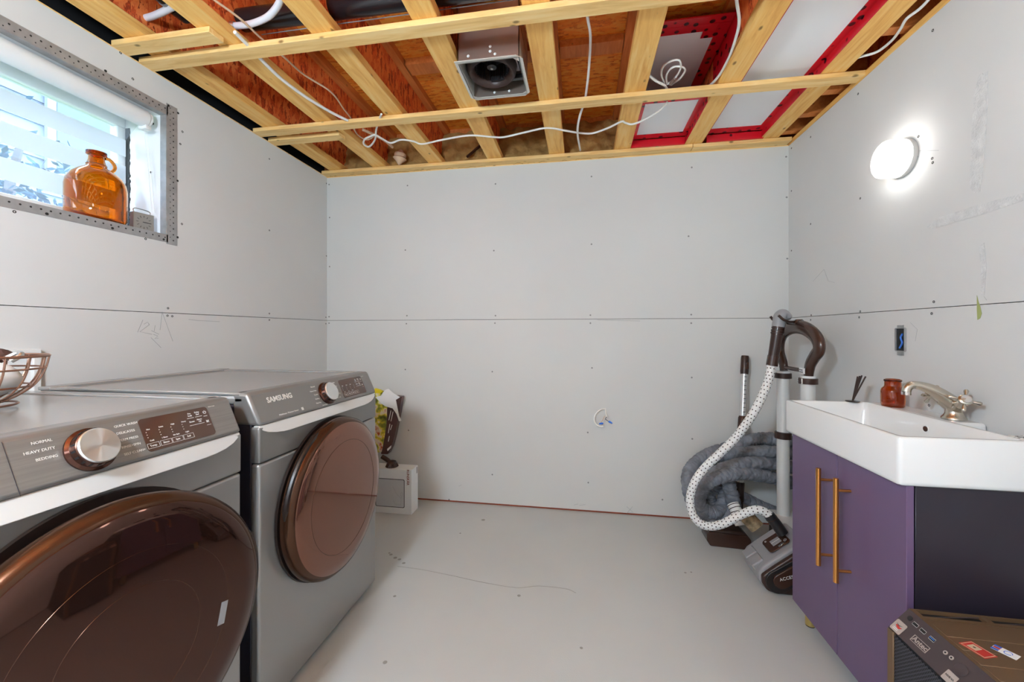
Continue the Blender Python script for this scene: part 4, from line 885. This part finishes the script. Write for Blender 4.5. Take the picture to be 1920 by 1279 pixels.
MB().lathe([(.0065, 0), (.0062, .001), (0, .001)], I(.022, .052), nb, 24).build('reset_button', 'black_plastic', io)
for k, s_ in enumerate((.042, .064, .090)):
    pt = plate(.0155, .0085, .0012, .0006, Mi(s_, .049)).build('usb_port', 'chrome', io); plate(.0135, .0065, .0008, .0004, frame(I(s_, .049, .0013), ex, u_)).build('port_slot', 'black_plastic', pt)
    if k == 2: MB().box(-.0062, .0062, -.0005, .0018, .0017, .0020, Mi(s_, .049)).build('port_tongue', 'usb_blue', pt, smooth=False)
lg = MB()
for a in ((-.022, .022, -.0085, -.0073), (-.022, .022, .0073, .0085), (-.022, -.0208, -.0073, .0073), (.0208, .022, -.0073, .0073)): lg.box(*a[:2], *a[2:], 0, .0006, Mi(.080, .022))
lg.build('logo_frame', 'sticker_silver', io, smooth=False)
text('Antec', .0165, I(.080, .022, .0008), ex, u_, MATS['sticker_silver'], io, align='CENTER', bold=.0003)
for s_, t_ in ((.128, .046), (.143, .046)):
    aj = MB().lathe([(.0046, 0), (.0046, .0012), (.0022, .0014), (.0022, .0)], I(s_, t_), nb, 20).build('audio_jack', 'sticker_silver', io); MB().lathe([(.0022, .0008), (.0022, .0010)], I(s_, t_), nb, 12).build('jack_hole', 'black_plastic', aj)
MB().lathe([(.0135, 0), (.0130, .001), (.0122, .0006), (0, .0008)], I(.170, .040), nb, 32).build('power_button', 'pc_front', io)
plate(.026, .024, .002, .0006, Mi(.168, .012)).build('chip_badge', 'sticker_silver', io)
text('NVIDIA', .006, I(.158, .012, .0014), ex, u_, MATS['print_dark'], io)
# mesh front
MB().box(px0 - .002, px0 + .006, py1 - .020, py1, .012, pz - .054).build('front_frame', 'pc_metal', pc, .001, 1)
MB().box(px0 - .002, px0 + .006, py0, py0 + .020, .012, pz - .054).build('front_frame', 'pc_metal', pc, .001, 1)
fm = mat('mesh_grille', (.02, .02, .025), .5, .3); vm = nd(fm, 'ShaderNodeTexVoronoi'); vm.inputs['Scale'].default_value = 1; vm.inputs['Randomness'].default_value = 0
lk(fm, pos(fm, (160, 160, 160), (.785, 0, 0)), vm.inputs['Vector']); setcol(fm, ramp(fm, vm.outputs['Distance'], [(.33, (.004, .004, .005)), (.40, (.07, .07, .09))])); bump(fm, vm.outputs['Distance'], .5, .002)
MB().box(px0 + .001, px0 + .004, py0 + .020, py1 - .020, .012, pz - .060).build('front_mesh', 'mesh_grille', pc, smooth=False)
# stickers on top
st = lambda x, y, r: frame((x, y, pz + .0002), (math.cos(r), math.sin(r), 0), (-math.sin(r), math.cos(r), 0))
M = st(.862, 1.060, -1.25); s1 = plate(.046, .034, .001, .0005, M).build('red_sticker', 'logo_red', pc)
s2 = MB(); 
for a in ((-.021, .021, -.015, -.0138), (-.021, .021, .0138, .015), (-.021, -.0198, -.0138, .0138), (.0198, .021, -.0138, .0138)): s2.box(*a, .0005, .0008, M)
s2.box(-.014, .002, -.009, .009, .0005, .0008, M); s2.build('sticker_print', 'logo_tan', s1, smooth=False)
MB().lathe([(.0025, .0008), (.0025, .0010)], M @ Vector((-.006, 0, 0)), (0, 0, 1), 12).build('sticker_dot', 'print_dark', s1)
M = st(.915, 1.062, -1.0); s1 = plate(.038, .024, .001, .0005, M).build('white_sticker', 'print_white', pc)
MB().box(-.019, -.008, -.012, -.004, .0005, .0007, M).box(-.019, -.008, .005, .012, .0005, .0007, M).build('sticker_print', 'logo_blue', s1, smooth=False)
MB().box(-.018, -.008, -.003, .004, .0005, .0007, M).build('sticker_print', 'logo_red', s1, smooth=False)
MB().tube([M @ Vector((.004 + .006 * math.cos(a / 12 * 6.283), .008 * math.sin(a / 12 * 6.283), .0006)) for a in range(12)], .0007, 5).build('sticker_print', 'logo_blue', s1)

# ================================================================== VACUUM EQUIPMENT
quilt = varied('quilted_sleeve', (.20, .212, .245), .35, 24, .65, .7, 45, .008)
# stand with two poles and a ring head, parallel to the lamp wall
vs = empty('hose_rack', (1.04, 2.22, 0), 'two white poles topped by a brown ring, storage rack in the corner', 'rack')
mat('pole_white', (.74, .74, .72), .3, .1)
xs_ = 1.040; yA, yB2 = 2.104, 2.343
zc_ = at(1513, 714, x=xs_).z
for y_ in (yA, yB2):
    p = MB().lathe([(.029, .19), (.029, zc_)], (xs_, y_, 0), n=28).build('pole', 'pole_white', vs)
    c_ = MB().lathe([(.030, zc_ - .014), (.0385, zc_ - .013), (.0385, zc_ + .013), (.030, zc_ + .014)], (xs_, y_, 0), n=28).build('collar', 'dark_brown', vs)
    MB().lathe([(.0295, zc_ + .014), (.0295, zc_ + .024)], (xs_, y_, 0), n=24).build('collar_insert', 'print_white', c_)
    MB().lathe([(.030, .595), (.0385, .597), (.0385, .630), (.030, .632)], (xs_, y_, 0), n=28).build('pole_clip', 'dark_brown', vs)
MB().box(xs_ - .050, xs_ + .10, 2.02, 2.395, 0, .185).build('base', 'brown_plastic', vs, .012, 3)
MB().box(xs_ - .053, xs_ + .10, 2.02, 2.40, .185, .20).build('base_top', 'pole_white', vs, .005)
Z5 = lambda u, v: at(1420 + u * .1564, 570 + v * .1564, x=xs_)
ring = smoothpath([Z5(*p) for p in ((612, 870), (620, 800), (640, 715), (690, 625), (735, 560), (738, 480), (705, 400), (640, 335), (560, 290), (470, 275), (385, 295), (318, 345), (280, 420), (268, 500), (272, 580), (290, 650), (312, 720), (318, 800))], 5)
MB().tube(ring, [.026 + .008 * math.sin(math.pi * i / (len(ring) - 1)) for i in range(len(ring))], 16, flat=(Vector((1, 0, 0)), .65)).build('ring_head', 'brown_plastic', vs, angle=70)
MB().tube([Z5(285, 752), Z5(550, 800)], .010, 12).build('cross_bar', 'brown_plastic', vs)
tk = Z5(500, 250)
MB().lathe([(.020, -.012), (.020, .020), (.014, .026), (0, .027)], tk, n=20).build('top_knob', 'brown_plastic', vs)
lab = 'print_white'
MB().box(xs_ - .036, xs_ - .0295, yA - .020, yA + .020, zc_ - .012, zc_ + .012).build('maker_label', lab, vs, smooth=False)
lr = MB().box(xs_ - .030, xs_ - .024, yA - .022, yA + .018, zc_ + .034, zc_ + .060).build('maker_label', lab, vs, smooth=False)
for zz_, xx_ in ((zc_ + .004, xs_ - .0365), (zc_ + .051, xs_ - .0305)):
    text('RETRAC', .0085, (xx_, yA - .001, zz_), (0, -1, 0), (0, 0, 1), MATS['print_dark'], vs, align='CENTER'); text('HANGER', .0085, (xx_, yA - .001, zz_ - .0095), (0, -1, 0), (0, 0, 1), MATS['print_dark'], vs, align='CENTER')
# cradle prongs reaching out from the knob
hk = tk + Vector((0, 0, .006))
Hx = lambda u, v, y: at(1420 + u * .1564, 570 + v * .1564, y=y)
MB().tube(smoothpath([hk, Hx(440, 215, 2.20), Hx(375, 212, 2.17), Hx(310, 185, 2.15), Hx(268, 150, 2.15), Hx(252, 138, 2.15)], 4), .0062, 10).build('cradle_prong', 'dark_brown', vs)
MB().tube(smoothpath([hk, Hx(430, 218, 2.26), Hx(330, 215, 2.285), Hx(235, 205, 2.285), Hx(190, 190, 2.285), Hx(157, 150, 2.285)], 4), .0062, 10).build('cradle_prong', 'dark_brown', vs)

# white dotted hose with grip, hung in the cradle
hs = empty('vacuum_hose', at(1320, 985, y=2.2), 'white dotted vacuum hose with brown grip hanging from the rack', 'hose')
yg = 2.215
A = lambda px, py, y: at(px, py, y=y)
hh = smoothpath([A(1462, 612, yg), A(1464, 598, yg), A(1466, 590, yg)], 4)
MB().tube(smoothpath([A(1459, 613, yg), A(1461, 603, yg), A(1464, 593, yg), A(1470, 590, yg), A(1477, 594, yg), A(1481, 599, yg)], 4), [.028] * 5 + [.030] * 6 + [.029, .027, .024, .022, .020, .019, .018, .016, .012, .006], 16).build('elbow_grip', 'grey_plastic', hs, angle=70)
MB().tube([A(1459.5, 612, yg), A(1457, 628, yg)], .027, 20).build('swivel_cuff', 'brown_plastic', hs)
for k in range(3): MB().tube([A(1459 - k * .9, 614 + k * 5, yg), A(1458.7 - k * .9, 616 + k * 5, yg)], .0285, 20).build('cuff_ring', 'dark_brown', hs)
MB().tube([A(1457, 628, yg), A(1450, 668, yg)], [.026, .023], 20).build('hand_grip', 'dark_brown', hs)
MB().tube([A(1450.3, 667, yg), A(1447, 686, yg)], .0255, 20).build('end_cuff', 'brown_plastic', hs)
hose_pts = smoothpath([A(1447, 684, yg), A(1441, 712, 2.20), A(1428, 745, 2.18), A(1408, 782, 2.16), A(1380, 820, 2.15), A(1350, 850, 2.14), A(1322, 877, 2.14), A(1302, 905, 2.14), A(1294, 935, 2.14), A(1298, 962, 2.14), A(1312, 981, 2.13), A(1332, 987, 2.12), A(1356, 982, 2.11), A(1380, 970, 2.10), A(1400, 961, 2.09), A(1418, 956, 2.08), A(1434, 960, 2.075), A(1443, 967, 2.07)], 14)
MB().tube(hose_pts, .0195, 20).build('hose_tube', 'print_white', hs)
dt = MB(); acc = 0; up = Vector((0, 0, 1)); row = 0; last = hose_pts[0]
for i in range(1, len(hose_pts) - 1):
    acc += (hose_pts[i] - hose_pts[i - 1]).length
    if acc < .0165: continue
    acc = 0; row += 1; t_ = (hose_pts[i + 1] - hose_pts[i - 1]).normalized()
    a = (up - t_ * up.dot(t_)); a = a.normalized() if a.length > .1 else t_.orthogonal().normalized(); up = a; b = t_.cross(a)
    for k in range(8):
        an = 2 * math.pi * (k + .5 * (row % 2)) / 8; d_ = a * math.cos(an) + b * math.sin(an)
        dt.lathe([(.0034, -.0006), (.0031, .0006), (.0, .0008)], hose_pts[i] + d_ * .0193, d_, 6)
dt.build('hose_dots', 'dark_brown', hs, smooth=False)['kind'] = 'stuff'
MB().tube([A(1442, 966, 2.07), A(1454, 981, 2.06), A(1468, 1001, 2.05)], .024, 18).build('hose_connector', 'black_plastic', hs)
for k in range(4): MB().tube([A(1446 + 5 * k, 971 + 6.7 * k, 2.066), A(1447 + 5 * k, 972.5 + 6.7 * k, 2.066)], .0252, 18).build('connector_ring', 'dark_brown', hs)

# motorised floor head, wedge profile extruded along y
ph = empty('power_head', (.90, 2.03, 0), 'grey and brown motorised vacuum head on the floor beside the vanity', 'vacuum head')
py0_, py1_ = 1.955, 2.165
def prof(dx=0., ex_=0.):
    pts = [(.835, .006), (.800, .016), (.780, .045), (.779, .080), (.795, .108), (.835, .142), (.900, .194), (.955, .233), (.978, .233), (.978, .006)]
    return pts
MB().prism([(x, py0_ + .018, z) for x, z in prof()], (0, .19, 0)).build('housing', 'grey_plastic', ph, .012, 4)
MB().prism([(x, py0_, z - .012 if z > .1 else z) for x, z in [(.842, .004), (.806, .014), (.788, .043), (.786, .078), (.802, .104), (.842, .138), (.905, .187), (.952, .222), (.975, .222), (.975, .004)]], (0, .03, 0)).build('side_shell', 'dark_brown', ph, .010, 4)
wc = Vector((.868, py0_ - .004, .078))
MB().prism([Vector((wc.x + u, py0_ - .006, wc.z + v)) for u, v in [(p[0] * math.cos(.6) - p[1] * math.sin(.6) + .02, p[0] * math.sin(.6) + p[1] * math.cos(.6) + .01) for p in rrect(.20, .10, .05, 8)]], (0, .012, 0)).build('side_cover', 'black_plastic', ph, .006, 3)
MB().prism([Vector((wc.x + u, py0_ - .014, wc.z + v)) for u, v in [(p[0] * math.cos(.6) - p[1] * math.sin(.6) + .03, p[0] * math.sin(.6) + p[1] * math.cos(.6) + .018) for p in rrect(.165, .066, .033, 8)]], (0, .012, 0)).build('side_badge', 'brown_plastic', ph, .006, 3)
text('ACCESS', .019, A(1462, 1088, py0_ - .0165), (.94, 0, .34), (-.34, 0, .94), MATS['print_white'], ph)
sl_ = Vector((.165, 0, .128)).normalized(); nu = Vector((-sl_.z, 0, sl_.x))
pc0 = Vector((.885, 2.055, .183))
Mp = frame(pc0 + nu * .004, sl_, (0, 1, 0))
dpn = plate(.105, .100, .018, .004, Mp).build('control_plate', 'brown_plastic', ph, .001, 1)
MB().box(-.022, .022, -.022, .018, .004, .0065, Mp).build('rocker_switch', 'grey_plastic', dpn, .002)
MB().box(-.022, .022, -.003, -.001, .0065, .0068, Mp).build('switch_line', 'print_white', dpn, smooth=False)
MB().tube([Mp @ Vector((.036 + .007 * math.cos(a / 4 * 6.283), -.026 + .007 * math.sin(a / 4 * 6.283), .0045)) for a in range(5)], .0008, 5).build('printed_mark', 'print_white', dpn)
MB().tube([Mp @ Vector((-.036 + .004 * math.cos(a / 8 * 6.283), .034 + .004 * math.sin(a / 8 * 6.283), .0045)) for a in range(9)], .0006, 5).build('printed_mark', 'print_white', dpn)
MB().box(-.005, .030, -.044, -.034, .004, .0055, Mp).build('indicator_window', 'chrome', dpn, .001)
for k, (ya, yb2) in enumerate(((2.075, 2.135), (2.008, 2.070))):
    Mq = frame((.792, (ya + yb2) / 2, .100), sl_, (0, 1, 0)); MB().box(-.030, .030, -(yb2 - ya) / 2, (yb2 - ya) / 2, -.05, .012, Mq).build('release_pedal', 'grey_plastic', ph, .006, 3)

# brown floor brush with telescopic wand leaning on the back wall
fb = empty('floor_brush', (.78, 2.40, 0), 'dark brown floor brush with telescopic wand leaning on the back wall', 'floor brush')
MB().prism([(.685, 2.345, .0), (.672, 2.36, .02), (.672, 2.36, .055), (.69, 2.355, .072), (.87, 2.335, .072), (.885, 2.335, .05), (.885, 2.33, 0)], (0, .11, 0)).build('brush_body', 'brown_plastic', fb, .006, 3)
MB().prism([(.70, 2.352, .072), (.715, 2.36, .088), (.85, 2.345, .088), (.865, 2.34, .072)], (0, .09, 0)).build('brush_cover', 'dark_brown', fb, .004)
w0, w1 = Vector((.868, 2.47, .08)), at(1397, 668, y=2.618); wv = w1 - w0
V = lambda z: w0 + wv * ((z - w0.z) / wv.z)
mat('wand_steel', (.66, .66, .65), .35, .5)
MB().tube([V(.08), V(.20)], .020, 16).build('brush_neck', 'dark_brown', fb)
MB().tube([V(.20), V(.58)], .0165, 18).build('wand_lower', 'pole_white', fb)
MB().tube([V(.20), V(.30)], .023, 18).build('wand_clip', 'dark_brown', fb)
MB().tube([V(.575), V(.59), V(.655), V(.665)], [.023, .025, .023, .019], 18).build('wand_lock', 'brown_plastic', fb)
MB().tube([V(.66), V(.92)], .0165, 18).build('wand_tube', 'wand_steel', fb)
for k in range(9): MB().box(-.006, .006, -.001, .001, 0, .003, Matrix.Translation(V(.69 + k * .025) + Vector((0, -.0185, 0)))).build('scale_tick', 'screw_dark', fb, smooth=False)
MB().tube([V(.905), V(.92), V(1.0), V(1.012)], [.021, .0225, .0215, .019], 18).build('wand_end', 'dark_brown', fb)
MB().box(-.009, .009, -.004, .004, -.02, .02, Matrix.Translation(V(.955) + Vector((.006, -.022, 0)))).build('release_button', 'brown_plastic', fb, .003)

# quilted hose sleeve, one long tube coiled in loops on the floor
def coil():
    e_ = empty('quilted_hose', (.85, 2.47, 0), 'coiled grey quilted hose sleeve heaped in the corner', 'hose')
    k = [(1500, 832, 2.52), (1455, 824, 2.52), (1415, 824, 2.52), (1372, 838, 2.53), (1335, 850, 2.52), (1305, 868, 2.48), (1290, 895, 2.44), (1296, 935, 2.42), (1318, 962, 2.44), (1350, 972, 2.42), (1375, 955, 2.40), (1368, 915, 2.38), (1362, 885, 2.36)]
    k2 = [(1505, 882, 2.46), (1460, 872, 2.45), (1410, 868, 2.40), (1360, 878, 2.36), (1325, 900, 2.34), (1308, 930, 2.36), (1320, 955, 2.38), (1345, 960, 2.40), (1358, 930, 2.45), (1345, 900, 2.48), (1325, 880, 2.50), (1340, 858, 2.48), (1380, 850, 2.46), (1430, 847, 2.46), (1480, 850, 2.48), (1510, 852, 2.48)]
    k3 = [(1505, 910, 2.46), (1470, 902, 2.44), (1430, 892, 2.40), (1385, 888, 2.34), (1345, 896, 2.31), (1318, 915, 2.36), (1312, 945, 2.40), (1335, 972, 2.42)]
    k4 = [(1378, 925, 2.50), (1405, 938, 2.52), (1430, 950, 2.53), (1460, 962, 2.54), (1500, 972, 2.54)]
    k5 = [(1345, 905, 2.44), (1330, 925, 2.46), (1336, 945, 2.47), (1352, 955, 2.45)]
    for q, (kk, r0) in enumerate(((k, .036), (k2, .033), (k3, .034), (k4, .030), (k5, .032))):
        pts = smoothpath([A(*p) for p in kk], 44); rr = random.Random(q)
        pts = [Vector((p.x, min(p.y, YB - .055), max(p.z, r0 * 1.12))) for p in pts]
        n = 30; mb = MB(); mb.tube(pts, r0, n)
        ph_ = [rr.uniform(0, 6.28) for _ in range(6)]
        for i, p in enumerate(pts):
            s = i * .30
            for j in range(n):
                a_ = 2 * math.pi * j / n; idx = i * n + j
                cr = lambda x: (1 - abs(math.sin(x))) ** 3
                w = 1.05 - .17 * cr(s * .55 + 1.5 * math.sin(a_ + ph_[0] + s * .05) + ph_[1]) - .10 * cr(s * .9 + a_ * 1.0 + ph_[2] + .8 * math.sin(s * .21)) - .07 * cr(s * 1.5 - a_ * 1.5 + ph_[3]) + .03 * math.sin(s * .3 + 2 * a_ + ph_[4])
                mb.v[idx] = p + (mb.v[idx] - p) * w
        mb.build('sleeve_section', 'quilted_sleeve', e_, angle=60)
    # striped end cuff
    st_ = smoothpath([A(1374, 945, 2.36), A(1382, 962, 2.33), A(1390, 985, 2.30)], 8)
    MB().tube(st_, .030, 18).build('striped_cuff', 'print_white', e_)
    for i in range(1, len(st_) - 1, 3): MB().tube([st_[i], st_[i] + (st_[i + 1] - st_[i]) * .6], .0312, 18).build('cuff_stripe', 'dark_brown', e_)
    varied('cork', (.30, .22, .13), .6, 50, .85)
    MB().tube([A(1396, 964, 2.25), A(1420, 990, 2.22)], .036, 22).build('mottled_cuff', 'cork', e_)
coil()
